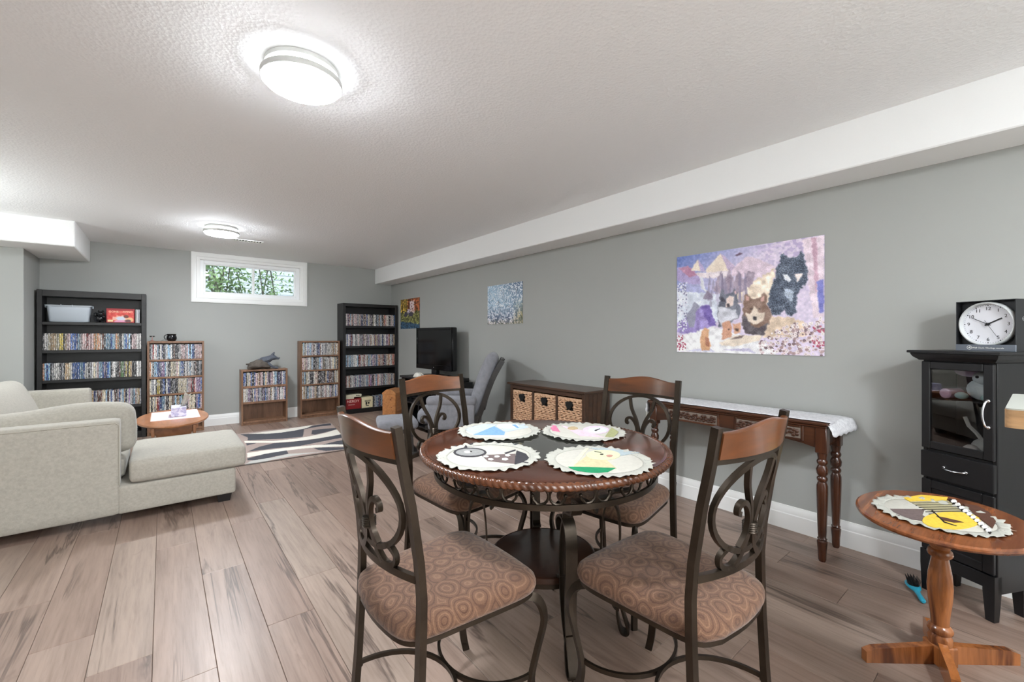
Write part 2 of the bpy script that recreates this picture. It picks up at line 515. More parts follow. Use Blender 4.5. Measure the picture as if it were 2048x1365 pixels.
# laminate planks, each one a piece of the floor
PW, PL = 0.19, 1.285
full = MB().box(-PW / 2 + .0006, -PL / 2 + .0006, -.012, PW / 2 - .0006, PL / 2 - .0006, 0, .0014).mesh('plank', M['plank'], False)
rs = random.Random(3)
fixed = {-2: 2.944, -1: 2.5, 0: 2.2, 1: 1.96}
k0 = int(math.floor((ROOM_L + .031) / PW))
for k in range(k0, 40):
    xa, xb = -.031 + PW * (k + 1) - PW, -.031 + PW * (k + 1)
    if xa >= R - .002: break
    xa, xb = max(xa, ROOM_L), min(xb, R)
    off = fixed.get(k + 1, rs.uniform(0, PL))
    y = off - PL * math.ceil((off - ROOM_F) / PL)
    while y < D:
        ya, yb = max(y, ROOM_F), min(y + PL, D)
        if yb - ya > .01 and xb - xa > .005:
            if abs((yb - ya) - PL) < 1e-6 and abs((xb - xa) - PW) < 1e-6:
                me = full
            else:
                me = MB().box(-(xb - xa) / 2 + .0006, -(yb - ya) / 2 + .0006, -.012, (xb - xa) / 2 - .0006, (yb - ya) / 2 - .0006, 0, .0014).mesh('plank', M['plank'], False)
            o = bpy.data.objects.new('plank', me); COL.objects.link(o)
            o.parent = floor; o.location = ((xa + xb) / 2, (ya + yb) / 2, 0)
        y += PL

struct(MB().box(ROOM_L - .1, ROOM_F - .1, H, R + .1, D + .25, H + .12).build('ceiling', M['ceiling'], smooth=False))
struct(MB().box(R, ROOM_F - .1, -.12, R + .12, D + .25, H + .02).build('wall_right', M['wall'], smooth=False))
struct(MB().box(ROOM_L - .12, ROOM_F - .1, -.12, ROOM_L, D + .25, H + .02).build('wall_left', M['wall'], smooth=False))
struct(MB().box(ROOM_L - .1, ROOM_F - .12, -.12, R + .1, ROOM_F, H + .02).build('wall_front', M['soffit'], smooth=False))  # unseen wall, made white so it bounces more light into the room
# window wall with its opening
WX0, WX1, WZ0, WZ1 = 0.385, 1.668, 1.80, 2.315
b = MB()
b.box(ROOM_L, D, -.12, WX0, D + .2, H + .02); b.box(WX1, D, -.12, R + .02, D + .2, H + .02)
b.box(WX0, D, -.12, WX1, D + .2, WZ0); b.box(WX0, D, WZ1, WX1, D + .2, H + .02)
struct(b.build('wall_back', M['wall'], smooth=False))
# bump-out of the wall in the left corner
struct(MB().box(ROOM_L + .002, 6.56, 0, -1.105, D - .002, 2.145, .004).build('wall_corner', M['wall'], smooth=False))
# soffits
struct(MB().box(R - .293, ROOM_F + .002, 2.147, R - .001, D - .001, H + .01, .006).build('soffit_right', M['soffit'], smooth=False))
struct(MB().box(ROOM_L + .001, 6.122, 2.145, -.686, D - .001, H + .01, .008).build('soffit_left', M['soffit'], smooth=False))

def baseboard(name, p0, p1, nx, ny):
    """moulded board: profile swept along the wall; (nx, ny) points into the room"""
    prof = [(0, 0), (.016, 0), (.016, .098), (.013, .104), (.013, .128), (.008, .140), (.006, .152), (0, .152)]
    rings = [[(p[0] + nx * d, p[1] + ny * d, z) for d, z in prof] for p in (p0, p1)]
    return struct(MB().loft(rings).build(name, M['trim'], angle=25))
baseboard('baseboard_right', (R, ROOM_F, 0), (R, D, 0), -1, 0)
baseboard('baseboard_back', (-1.105, D, 0), (R - .016, D, 0), 0, -1)
baseboard('baseboard_corner', (-1.105, 6.56, 0), (-1.105, D - .016, 0), 1, 0)
baseboard('baseboard_left', (ROOM_L, ROOM_F, 0), (ROOM_L, 6.56, 0), 1, 0)

# window
win = bpy.data.objects.new('window_1', None); COL.objects.link(win); win.location = (0, D, 0); struct(win)
def casing(x0, z0, x1, z1):
    w = .092
    prof = [(0, .0), (0, .016), (.012, .020), (.055, .020), (.062, .012), (.080, .010), (w, .008), (w, 0)]
    def ring(ix, iz, sx, sz):
        return [(ix + sx * d, -t, iz + sz * d) for d, t in prof]
    c = [ring(x0, z0, 1, 1), ring(x1, z0, -1, 1), ring(x1, z1, -1, -1), ring(x0, z1, 1, -1)]
    m = len(prof); vs = [p for r in c for p in r]
    fs = [(i * m + k, i * m + (k + 1) % m, ((i + 1) % 4) * m + (k + 1) % m, ((i + 1) % 4) * m + k) for i in range(4) for k in range(m)]
    return MB().add(vs, fs)
casing(.296, 1.713, 1.758, 2.398).build('casing', M['trim'], win, angle=20)
b = MB()
for x0, x1, z0, z1 in ((WX0, WX0 + .012, WZ0, WZ1), (WX1 - .012, WX1, WZ0, WZ1)): b.box(x0, 0, z0, x1, .19, z1)
for z0, z1 in ((WZ0, WZ0 + .012), (WZ1 - .012, WZ1)): b.box(WX0 + .012, 0, z0, WX1 - .012, .19, z1)
b.build('jamb', M['trim'], win, smooth=False)
def frame4(x0, z0, x1, z1, w, y0, y1, bev=.004):
    m = MB()
    m.box(x0, y0, z0, x0 + w, y1, z1, bev); m.box(x1 - w, y0, z0, x1, y1, z1, bev)
    m.box(x0 + w, y0, z0, x1 - w, y1, z0 + w, bev); m.box(x0 + w, y0, z1 - w, x1 - w, y1, z1, bev)
    return m
frame4(WX0 + .012, WZ0 + .012, WX1 - .012, WZ1 - .012, .045, .05, .12).build('window_frame', M['vinyl'], win, smooth=False)
sash = frame4(WX0 + .052, WZ0 + .045, 1.055, WZ1 - .045, .026, .072, .098, .003).build('sash', M['vinyl'], win, smooth=False)
MB().box(WX0 + .076, .083, WZ0 + .069, 1.031, .087, WZ1 - .069).build('pane', M['pane'], sash, smooth=False)
sash2 = frame4(1.022, WZ0 + .045, WX1 - .052, WZ1 - .045, .026, .10, .118, .003).build('sash', M['vinyl'], win, smooth=False)
MB().box(1.046, .107, WZ0 + .069, WX1 - .076, .111, WZ1 - .069).build('pane', M['pane'], sash2, smooth=False)
MB().box(WX0 + .062, .060, WZ0 + .085, WX0 + .075, .074, WZ0 + .125, .003).build('latch', M['vinyl'], win)

# ------------------------------------------------------------------ outside the window
gmat = plain('outdoor_grass', (96, 120, 84), 0.9, var=.3, vscale=6)
struct(MB().box(-8, D + .22, 1.2, 12, 24, 1.5).build('ground', gmat, smooth=False))
leafmat = NT('leaf_green'); oi = leafmat.noise(leafmat.coords(), 2.4, 3)
leafmat.set(col=leafmat.ramp(oi, [(.3, lin((44, 74, 44))), (.5, lin((96, 132, 80))), (.75, lin((170, 198, 150)))]), rough=.5)
bark = plain('bark_grey', (74, 78, 68), 0.9, var=.2)
rs = random.Random(11)
tree = thing('leafy_shrub', 'leafy green shrub with crossing stems outside the basement window', 'shrub', (1.0, 9.4, 1.5))
stems = []
for i in range(16):
    x = rs.uniform(-1.3, .85); s = rs.choice((-1, 1)) * rs.uniform(.15, .5)
    p = [(x, rs.uniform(-.3, .4), 0), (x + s * .4, rs.uniform(-.3, .3), .6), (x + s, rs.uniform(-.4, .3), 1.5 + rs.uniform(0, .4))]
    st = spline(p, 4); stems.append(st)
    m = MB(); m.tube(st, rs.uniform(.008, .016), 5); m.build('stem', bark, tree)
lv, lf = [], []
for i in range(5200):
    st = rs.choice(stems); c = Vector(rs.choice(st)) + Vector((rs.gauss(0, .16), rs.gauss(0, .2), rs.gauss(0, .12)))
    if c.z < .02: continue
    d = Vector((rs.gauss(0, 1), rs.gauss(0, .6), rs.gauss(0, 1) - .3)).normalized(); n = d.cross(Vector((rs.gauss(0, 1), rs.gauss(0, 1), rs.gauss(0, 1)))).normalized()
    L, w = rs.uniform(.05, .11), rs.uniform(.014, .024); o = len(lv)
    lv += [c, c + d * L * .5 + n * w, c + d * L, c + d * L * .5 - n * w]; lf += [(o, o + 1, o + 2, o + 3)]
lo = MB().add(lv, lf).build('foliage', leafmat.m, tree, smooth=False); lo['kind'] = 'stuff'
sid = plain('house_siding', (178, 190, 206), 0.7)
hs = thing('neighbour_house', 'pale blue sided house wall seen through the basement window', 'house', (4.6, 16.0, 1.5))
for k in range(16):
    MB().box(-4.2, 0, k * .16, 3.0, .12, k * .16 + .15, .01).xf(Matrix.Translation((0, 0, 0)) @ Matrix.Rotation(-.0, 4, 'X')).build('siding_board', sid, hs, smooth=False)
rock = thing('garden_boulder', 'grey blue boulder outside the right window pane', 'rock', (2.2, 10.6, 1.5))
m = MB().ball((0, 0, .28), .42, 16, (1, .7, .85))
m.v = [(x + .05 * math.sin(9 * z + 5 * y), y + .04 * math.sin(8 * x), max(0, z + .05 * math.sin(6 * x + 4 * y))) for x, y, z in m.v]
m.build('boulder', plain('boulder_stone', (92, 108, 124), 0.9, var=.25, bump=.4, bscale=20), rock)

# ------------------------------------------------------------------ ceiling lamps (double ring discs)
def ceiling_lamp(label, x, y, disc='disc'):
    t = thing('ceiling_light', label, 'ceiling light', (x, y, H), 0, 'round double-ring ceiling lights')
    MB().lathe([(.142, 0), (.145, -.003), (.145, -.020), (.140, -.022)], 48).build('mount_ring', M['lampwhite'], t)
    MB().lathe([(.132, -.022), (.132, -.046)], 48).build('glow_band', M['band'], t)
    MB().lathe([(.132, -.046), (.158, -.046), (.160, -.048), (.160, -.069), (.157, -.071), (.152, -.071), (.152, -.060), (.132, -.060)], 48, caps=False).build('trim_ring', M['lampwhite'], t)
    MB().lathe([(.151, -.062), (.151, -.071), (.146, -.080), (.132, -.088), (.10, -.094), (.05, -.097)], 48).build('diffuser', M[disc], t)
    return t
ceiling_lamp('large near round white ceiling light with glowing disc above the room', .466, 2.007, 'disc_near')
ceiling_lamp('smaller far round white ceiling light in front of the window', .481, 5.466)
ceiling_lamp('round white ceiling light behind the viewer above the open floor', 1.25, -1.3)

vent = thing('ceiling_vent', 'small white louvred ceiling vent beside the far light', 'vent', (.80, 6.05, H))
frame_m = MB(); frame_m.box(-.16, -.06, -.008, .16, -.042, 0, .002); frame_m.box(-.16, .042, -.008, .16, .06, 0, .002)
frame_m.box(-.16, -.042, -.008, -.14, .042, 0, .002); frame_m.box(.14, -.042, -.008, .16, .042, 0, .002)
frame_m.build('vent_frame', M['trim'], vent)
MB().box(-.14, -.042, -.0015, .14, .042, 0).build('backing', M['hole'], vent, smooth=False)
for k in range(9):
    MB().box(-.135 + k * .03, -.042, -.007, -.119 + k * .03, .042, -.002, .001).build('slat', M['trim'], vent)
# ------------------------------------------------------------------ shelves along the window wall
def shelf_unit(name, label, x0, x1, yf, yb, top, shelves, st, ht, tt, mat, backmat, kick, edge=.002):
    t = thing(name, label, 'bookcase', ((x0 + x1) / 2, yf, 0))
    w = (x1 - x0) / 2; d = yb - yf
    MB().box(-w, 0, 0, -w + st, d, top, edge).build('side_panel', mat, t, smooth=False)
    MB().box(w - st, 0, 0, w, d, top, edge).build('side_panel', mat, t, smooth=False)
    MB().box(-w + st, .002, top - tt, w - st, d, top - .001, edge).build('top_panel', mat, t, smooth=False)
    MB().box(-w + st, d - .008, .01, w - st, d - .001, top - tt).build('back_panel', backmat, t, smooth=False)
    for z in shelves:
        MB().box(-w + st, .004, z - ht, w - st, d - .008, z, edge).build('shelf', mat, t, smooth=False)
    MB().box(-w + st, .012, 0, w - st, .03, kick, edge).build('kick_board', mat, t, smooth=False)
    return t
shelf_unit('black_bookcase', 'wide black bookcase in the corner behind the sofa, holding a clear tub', -1.085, -.163, 7.0, 7.262, 1.768, (1.409, 1.089, .752, .415, .08), .042, .034, .072, M['blackwood'], M['blackwood'], .046)
shelf_unit('black_bookcase', 'tall black bookcase by the right corner with a red box at the bottom', 2.212, 3.122, 6.97, 7.262, 1.775, (1.415, 1.09, .755, .425, .072), .042, .036, .052, M['blackwood2'], M['blackwood2'], .036)
shelf_unit('media_shelf', 'walnut film shelf against the black corner bookcase, black pot on top', -.153, .424, 7.0, 7.2, 1.184, (.953, .733, .515, .296, .056), .022, .024, .024, M['brownwood'], M['brownwood'], .03)
shelf_unit('media_shelf', 'walnut film shelf beside the tall black bookcase, bottom compartment empty', 1.611, 2.188, 7.05, 7.25, 1.174, (.955, .733, .515, .294, .056), .022, .024, .024, M['brownwood'], M['brownwood'], .03)
shelf_unit('media_shelf', 'short walnut film shelf under the window with a wolf carving on top', .843, 1.423, 6.99, 7.19, .775, (.547, .326, .056), .022, .03, .024, M['brownwood'], M['brownwood'], .03)

PAL = {'w': ('white', (236, 232, 228)), 'c': ('cream', (228, 214, 186)), 't': ('tan', (200, 170, 132)), 'y': ('yellow', (222, 198, 90)), 'k': ('black', (40, 38, 44)), 'p': ('pale pink', (226, 192, 192)),
       'r': ('red', (168, 58, 58)), 'b': ('blue', (66, 104, 176)), 's': ('sky blue', (150, 188, 216)), 'n': ('navy', (46, 54, 100)), 'g': ('grey', (156, 156, 162)), 'o': ('orange', (210, 146, 104)),
       'v': ('violet', (146, 118, 156)), 'e': ('green', (104, 138, 92)), 'm': ('brown', (108, 68, 52))}
ORD = 'first second third fourth fifth sixth seventh eighth ninth tenth eleventh twelfth thirteenth fourteenth fifteenth sixteenth seventeenth eighteenth nineteenth twentieth'.split()
ORD += ['twenty-' + o for o in ORD[:9]] + ['thirtieth'] + ['thirty-' + o for o in ORD[:9]]
ct = .0127
case_meshes = [MB().box(-ct / 2, 0, 0, ct / 2, .135, h, .0012).mesh('film_case', M['case'], False) for h in (.190, .188, .186, .178)]
def rand_seq(n, seed, weights='wwwwcckkkkppppggssbbnttvrmoye'):
    r = random.Random(seed); out = ''
    while len(out) < n:
        out += r.choice(weights) * r.choice((1, 1, 1, 1, 2))
    return out[:n]
SEQ = {
    'a1': 'kwwctttccyyktppbbbnsgppprpppotoowmksssbssotkkwsbgskpppwwwsgbkkn',
    'a2': 'osbskgwwwkgkttcwbbbbssbwwkgwcwpssbvnbskwwkkmeekykytkkkwwwppgkgkmrrm',
    'b1': 'kgrwpskwnkgwsswkmkkkwpppgpsksbnpppppmk', 'b2': 'owkssbnnvvswkkccccpcsbbkwgwswwkmkkgkwcpk',
    'b3': 'cwgwkyyknbkwnnkkgkkccccccgpprkrpvvvbpk', 'b4': 'ckcwtrvbsswkkccmksttssekkkpcccckvbbpprk'}
def case_row(key, seq, xa, xb, z, yf, where, ends):
    n = int((xb - xa) / .01455); seq = (seq + rand_seq(80, hash(key) % 97 if False else sum(map(ord, key))))[:n]
    r = random.Random(sum(map(ord, key)) + 5)
    for i in range(n):
        nm, c = PAL[seq[i]]
        o = bpy.data.objects.new('film_case', case_meshes[r.choice((0, 0, 0, 1, 1, 2, 3) if r.random() < .5 else (0, 1))])
        COL.objects.link(o)
        o.location = (xa + ct / 2 + .0004 + i * (xb - xa) / n, yf + r.uniform(0, .006), z + .0002)
        kf = r.uniform(.70, 1.06); L = lin([min(255, v * kf) for v in c]); o.color = L
        k, end = (i, ends[0]) if i < n / 2 else (n - 1 - i, ends[1])
        tag(o, f'{nm} film case, {ORD[k]} from the {end}, {where}', 'film case', 'film cases on ' + where)
A = 'shelf of the wide black bookcase'
case_row('a1', SEQ['a1'], -1.041, -.207, 1.089, 7.008, 'second ' + A, ('wall corner', 'walnut shelf'))
case_row('a2', SEQ['a2'], -1.041, -.207, .752, 7.008, 'third ' + A, ('wall corner', 'walnut shelf'))
case_row('a3', rand_seq(60, 21), -.66, -.207, .415, 7.008, 'fourth ' + A, ('sofa arm', 'walnut shelf'))
B_ = 'row of the black-pot walnut shelf'
for k, (z, nm) in enumerate(((.953, 'top'), (.733, 'second'), (.515, 'third'), (.296, 'fourth'))):
    case_row('b%d' % (k + 1), SEQ['b%d' % (k + 1)], -.130, .401, z, 7.006, nm + ' ' + B_, ('black bookcase', 'window'))
# the further rows: past the limit, one object
sv, sf, sc = [], [], []
def far_row(seq, xa, xb, z, yf, seed):
    r = random.Random(seed); n = int((xb - xa) / .0146)
    seq = seq[:n]
    for i in range(n):
        x = xa + (i + .5) * (xb - xa) / n; h = r.choice((.19, .19, .188, .186, .178)); dy = r.uniform(0, .006)
        m = MB().box(x - ct / 2, yf + dy, z, x + ct / 2, yf + .135, z + h)
        o = len(sv); sv.extend(m.v); sf.extend(tuple(q + o for q in f) for f in m.f)
        kf = r.uniform(.70, 1.06); c = lin([min(255, v * kf) for v in PAL[seq[i]][1]]); sc.extend([c] * 8)
for k, z in enumerate((.547, .326)): far_row(rand_seq(60, 40 + k, 'wkkgppwcmvttwsbbkgn'), .868, 1.398, z, 6.997, k)
for k, z in enumerate((.955, .733, .515, .294)): far_row(rand_seq(60, 50 + k, 'kkwwgcwpgvbskmwct'), 1.636, 2.163, z, 7.056, 10 + k)
for k, z in enumerate((1.415, 1.09, .755, .425)): far_row(rand_seq(80, 60 + k, 'wgkcpsbntwgvowrwp'), 2.258, 3.074, z, 6.978, 20 + k)
far_row('kgsbskvnsskgwsbksb', 2.715, 2.93, .072, 6.98, 33)
me = MB().add(sv, sf).mesh('film_case_row', M['cases'], False)
at = me.color_attributes.new('Col', 'FLOAT_COLOR', 'POINT')
at.data.foreach_set('color', np.array(sc, np.float32).ravel())
fr = bpy.data.objects.new('film_case_row', me); COL.objects.link(fr)
tag(fr, 'rows of mixed film cases on the far walnut shelves and tall black bookcase', 'film cases', None, 'stuff')

# things on the shelves
tub_m = NT('clear_plastic'); tub_m.set(col=lin((206, 214, 222)), rough=.35, alpha=.72, spec=.5)
tub = thing('storage_tub', 'clear plastic storage tub on the top shelf of the wide black bookcase', 'storage box', (-.838, 7.11, 1.4095))
def rr(hx, hy, r, n=5):
    return [(sx * (hx - r) + r * math.cos(a), sy * (hy - r) + r * math.sin(a)) for sx, sy, q in ((1, 1, 0), (-1, 1, 1), (-1, -1, 2), (1, -1, 3)) for a in [PI / 2 * (q + i / n) for i in range(n + 1)]]
rings = [[(x, y, z) for x, y in rr(hx, hy, .03)] for hx, hy, z in ((.155, .07, .0), (.162, .075, .006), (.178, .088, .175), (.178, .088, .18), (.174, .084, .18), (.154, .071, .01))]
MB().loft(rings).build('tub_body', tub_m.m, tub)
rings = [[(x, y, z) for x, y in rr(hx, hy, .03)] for hx, hy, z in ((.179, .089, .18), (.190, .1, .179), (.192, .102, .19), (.188, .096, .193), (.179, .089, .193))]
MB().loft(rings, caps=False).build('rim', tub_m.m, tub)
for s in (-1, 1): MB().box(s * .188, -.03, .16, s * .198, .03, .192, .004).build('handle', tub_m.m, tub)
for x in (-.06, .03): MB().box(x - .004, -.105, .175, x + .004, -.098, .198, .002).build('rib', tub_m.m, tub)

blk = plain('glossy_black', (20, 20, 23), 0.14, bump=.2, bscale=40)
fg = thing('figurine', 'small glossy black crouching figurine beside the red boxed set', 'figurine', (-.585, 7.07, 1.4095))
m = MB(); m.ball((0, 0, .045), .045, 14, (1, .8, 1)); m.ball((.012, -.03, .1), .03, 12); m.ball((-.02, -.035, .012), .016, 8, (1.3, 1.2, .8)); m.ball((.03, -.035, .012), .016, 8, (1.3, 1.2, .8))
m.ball((-.035, 0, .09), .022, 10, (1, 1, 1.3)); m.ball((.036, -.02, .07), .02, 10, (1, 1, 1.2))
m.v = [(x, y, max(0, z)) for x, y, z in m.v]
m.build('figure_body', blk, fg)
m = MB(); m.lathe([(.012, 0), (.006, .018), (.001, .026)], 8, (-.006, -.03, .122)); m.lathe([(.012, 0), (.006, .018), (.001, .026)], 8, (.03, -.03, .122)); m.build('ear', blk, fg)

def painted_grid(name, A, w, h, mat, thick, parent=None, wob=0.0):
    """flat printed card: grid in local XZ, print seen from -Y, image array A[row, col, rgb] in sRGB 0..255"""
    hh, ww = A.shape[:2]
    xs = np.linspace(-w / 2, w / 2, ww); zs = np.linspace(h / 2, -h / 2, hh)
    X, Z = np.meshgrid(xs, zs); V = np.stack([X, np.zeros_like(X), Z], -1).reshape(-1, 3)
    idx = np.arange(hh * ww).reshape(hh, ww)
    F = np.stack([idx[:-1, :-1], idx[1:, :-1], idx[1:, 1:], idx[:-1, 1:]], -1).reshape(-1, 4)
    n = len(V)
    # back sheet and edges give it thickness
    V2 = np.array([[-w / 2, thick, h / 2], [-w / 2, thick, -h / 2], [w / 2, thick, -h / 2], [w / 2, thick, h / 2]])
    faces = [tuple(int(q) for q in f) for f in F]
    tl, bl, br, tr = int(idx[0, 0]), int(idx[-1, 0]), int(idx[-1, -1]), int(idx[0, -1])
    faces += [(n + 3, n + 2, n + 1, n), (bl, tl, n, n + 1), (tr, br, n + 2, n + 3), (tl, tr, n + 3, n), (br, bl, n + 1, n + 2)]
    me = bpy.data.meshes.new(name)
    me.from_pydata([tuple(p) for p in np.vstack([V, V2])], [], faces)
    c = np.clip(A / 255.0, 0, 1); c = np.where(c <= .04045, c / 12.92, ((c + .055) / 1.055) ** 2.4)
    C = np.ones((n + 4, 4), np.float32); C[:n, :3] = c.reshape(-1, 3); C[n:, :3] = .25
    at = me.color_attributes.new('Col', 'FLOAT_COLOR', 'POINT'); at.data.foreach_set('color', C.ravel())
    me.materials.append(mat)
    o = bpy.data.objects.new(name, me); COL.objects.link(o)
    if parent: o.parent = parent
    return o

NR = np.random.RandomState(5)
def vnoise(h, w, ch, cw, seed):
    r = np.random.RandomState(seed); g = r.rand(ch + 2, cw + 2)
    y = np.linspace(0, ch, h); x = np.linspace(0, cw, w)
    yi, xi = np.minimum(y.astype(int), ch), np.minimum(x.astype(int), cw); yf, xf = (y - yi)[:, None], (x - xi)[None, :]
    yf, xf = yf * yf * (3 - 2 * yf), xf * xf * (3 - 2 * xf)
    a, b_, c, d = g[yi][:, xi], g[yi][:, xi + 1], g[yi + 1][:, xi], g[yi + 1][:, xi + 1]
    return (a * (1 - xf) + b_ * xf) * (1 - yf) + (c * (1 - xf) + d * xf) * yf
def inside(U, V, poly):
    r = np.zeros(U.shape, bool); n = len(poly)
    for i in range(n):
        x0, y0 = poly[i]; x1, y1 = poly[i - 1]
        if y0 == y1: continue
        c = ((y0 > V) != (y1 > V)) & (U < (x1 - x0) * (V - y0) / (y1 - y0) + x0)
        r ^= c
    return r

# red boxed set with its printed front
box = thing('boxed_set', 'red boxed film set with a pale title on the top bookcase shelf', 'boxed set', (-.398, 7.05, 1.4095))
MB().box(-.128, 0, 0, .128, .07, .172, .002).build('box_body', plain('box_red', (150, 34, 40), .4), box, smooth=False)
hh, ww = 44, 66
U, V = np.meshgrid(np.linspace(0, 1, ww), np.linspace(0, 1, hh))
A_ = np.zeros((hh, ww, 3)); A_[:] = (206, 74, 66); A_ += ((vnoise(hh, ww, 8, 12, 1) - .5) * 40)[..., None]
def blob(cx, cy, rx, ry, c, k=1.0):
    d = ((U - cx) / rx) ** 2 + ((V - cy) / ry) ** 2 + (vnoise(hh, ww, 9, 14, int(cx * 100)) - .5) * .8
    a = np.clip((1.25 - d) * 2, 0, 1)[..., None] * k
    A_[:] = A_ * (1 - a) + np.array(c) * a
blob(.5, .7, .3, .28, (232, 170, 150)); blob(.5, .68, .17, .18, (196, 202, 214)); blob(.5, .95, .25, .12, (220, 150, 180)); blob(.84, .8, .14, .22, (226, 180, 130)); blob(.72, .52, .1, .12, (110, 62, 52)); blob(.78, .9, .12, .12, (110, 74, 80))
A_[int(.8 * hh):int(.96 * hh), int(.03 * ww):int(.22 * ww)] = (238, 210, 160)
o = painted_grid('printed_front', A_, .236, .14, M['art'], .0006, box); o.location = (0, -.0012, .078)
gold = plain('title_print', (250, 222, 190), .5)
rx = (PI / 2, 0, 0)
text('GONE', 'title', .031, gold, box, (-.063, -.002, .132), rx); text('WIND', 'title', .031, gold, box, (.066, -.002, .132), rx); text('WITH THE', 'title', .0105, gold, box, (0, -.002, .130), rx)
for k in range(3):
    o = MB().box(-.0045, 0, 0, .0045, .125, .165, .0008).build('disc_case', plain('disc_case_white_%d' % k, (206 - 6 * k, 204 - 4 * k, 202), .35), None, smooth=False)
    o.location = (-.256 + k * .0135, 7.02, 1.4095)
    tag(o, ('slim white disc case touching the red boxed set', 'slim pale disc case between two others beside red box', 'slim grey-white disc case against the bookcase side panel')[k], 'disc case', 'white disc cases on the top shelf')

pot = thing('cauldron_mug', 'glossy black cauldron-shaped mug on top of the walnut shelf', 'mug', (.088, 7.08, 1.1842))
MB().lathe([(.034, 0), (.042, .005), (.053, .028), (.053, .052), (.044, .074), (.049, .09), (.046, .091), (.04, .074), (.046, .05), (.03, .012)], 24).build('mug_body', blk, pot)
MB().tube([(-.046 - .03 * math.sin(a), 0, .052 + .03 * math.cos(a)) for a in np.linspace(0, PI, 9)], .005, 6).build('handle', blk, pot)
MB().tube([(-.05, -.02, .004), (-.07, -.025, .02), (-.09, -.03, .012), (-.105, -.032, .003)], .003, 6).build('spoon', plain('spoon_grey', (120, 116, 112), .3, .8), pot)
rose = plain('rose_metal', (176, 128, 120), .35, .4)
st = thing('candle_stand', 'tiny rose metal stand with two dark cups on the walnut shelf', 'ornament', (-.105, 7.08, 1.1842))
MB().lathe([(.024, 0), (.022, .004), (.006, .012), (.004, .02), (.005, .03), (.003, .055)], 14).build('stem', rose, st)
for s in (-1, 1): MB().lathe([(.006, 0), (.012, .008), (.012, .014), (.003, .015)], 12, (s * .014, 0, .052)).build('cup', plain('cup_dark', (58, 54, 54), .4), st)

wf = thing('wolf_carving', 'grey wolf carving lying over driftwood on the short walnut shelf', 'carving', (1.12, 7.08, .7753))
fur = plain('carved_fur', (84, 88, 98), .7, var=.4, vscale=30, bump=.7, bscale=70)
drift = plain('driftwood', (92, 84, 77), .8, var=.35, vscale=22, bump=.9, bscale=45)
def blobloft(seq, seed, n=12, flat=1.0, amp=.18):
    r = random.Random(seed); rings = []
    for x, y, z, ry, rz_ in seq:
        rings.append([(x + .0 * k, y + ry * flat * math.cos(2 * PI * k / n) * (1 + r.uniform(-amp, amp)), max(.0, z + rz_ * math.sin(2 * PI * k / n) * (1 + r.uniform(-amp, amp)))) for k in range(n)])
    return MB().loft(rings)
blobloft([(-.19, 0, .03, .03, .03), (-.16, -.01, .045, .06, .05), (-.1, -.01, .06, .075, .06), (-.03, -.01, .07, .075, .07), (.04, 0, .06, .06, .06), (.09, 0, .04, .04, .04)], 3).build('driftwood_base', drift, wf)
m = MB(); m.tube(spline([(-.21, 0, .075), (-.15, 0, .085), (-.08, 0, .125), (-.02, .01, .145), (.03, .01, .165)], 4), .011, 6); m.tube(spline([(-.2, -.02, .02), (-.14, -.03, .06), (-.05, -.02, .1)], 4), .01, 6); m.build('branch', drift, wf)
blobloft([(-.07, 0, .09, .04, .04), (-.02, 0, .115, .055, .055), (.05, 0, .125, .062, .06), (.09, -.005, .145, .055, .052), (.12, -.01, .165, .044, .044), (.15, -.015, .163, .034, .034), (.175, -.02, .15, .02, .02), (.2, -.02, .145, .015, .014), (.207, -.02, .145, .006, .006)], 8, 14, 1, .09).build('wolf_body', fur, wf)
for y in (-.03, .012): MB().add([(.115, y - .016, .195), (.14, y + .004, .19), (.118, y + .018, .195), (.147, y, .245), (.10, y, .205)], [(0, 1, 3), (1, 2, 3), (2, 4, 3), (4, 0, 3)]).build('ear', fur, wf)
m = MB(); m.tube(spline([(.06, -.045, .09), (.09, -.055, .05), (.13, -.055, .02), (.185, -.055, .012)], 4), .016, 7); m.build('foreleg', fur, wf)
MB().ball((.21, -.02, .152), .008, 8).build('nose', M['black'], wf)

# bottom shelf of the tall bookcase
fb = thing('game_box', 'dark red game box with pale lettering at the bookcase bottom', 'game box', (2.385, 7.0, .0724))
MB().box(-.125, 0, 0, .125, .2, .165, .002).build('box_body', plain('dark_red_card', (134, 26, 30), .45), fb, smooth=False)
pk = plain('pale_pink_print', (240, 204, 196), .5)
text('NERDY', 'lettering', .056, pk, fb, (-.005, -.001, .124), rx, sx=1.1); text('FRIENDS', 'lettering', .022, pk, fb, (-.03, -.001, .070), rx, sx=1.25)
cb = thing('card_box', 'cream box with a dark square emblem beside the red game box', 'game box', (2.612, 7.0, .0724))
cm = plain('cream_card', (226, 214, 176), .5)
MB().box(-.09, 0, 0, .09, .2, .175, .002).build('box_body', cm, cb, smooth=False)
m = MB()
for k in range(5): m.box(-.042 + k * .021, -.0015, .112, -.03 + k * .021, .0005, .124)
m.box(-.045, -.0015, .1, .05, .0005, .108); m.box(-.03, -.0015, .05, -.005, .0005, .095); m.box(.005, -.0015, .062, .035, .0005, .09); m.box(-.025, -.0015, .03, .025, .0005, .042)
m.build('emblem', M['ink'], cb, smooth=False)
for k, (z, h_, w_, lb) in enumerate(((.2376, .024, .13, 'thin cream box lying flat right on the red game box'), (.2618, .044, .25, 'pale flat box with two black squares, uppermost on the red box'))):
    o = thing('flat_box', lb, 'box', (2.27 + w_ / 2, 7.01, z))
    MB().box(-w_ / 2, 0, 0, w_ / 2, .16, h_, .002).build('box_body', plain('pale_card_%d' % k, (206, 202, 178), .5), o, smooth=False)
    if k:
        for q in (.04, .072): MB().box(q, -.0012, .012, q + .018, .001, .032).build('square_mark', M['ink'], o, smooth=False)
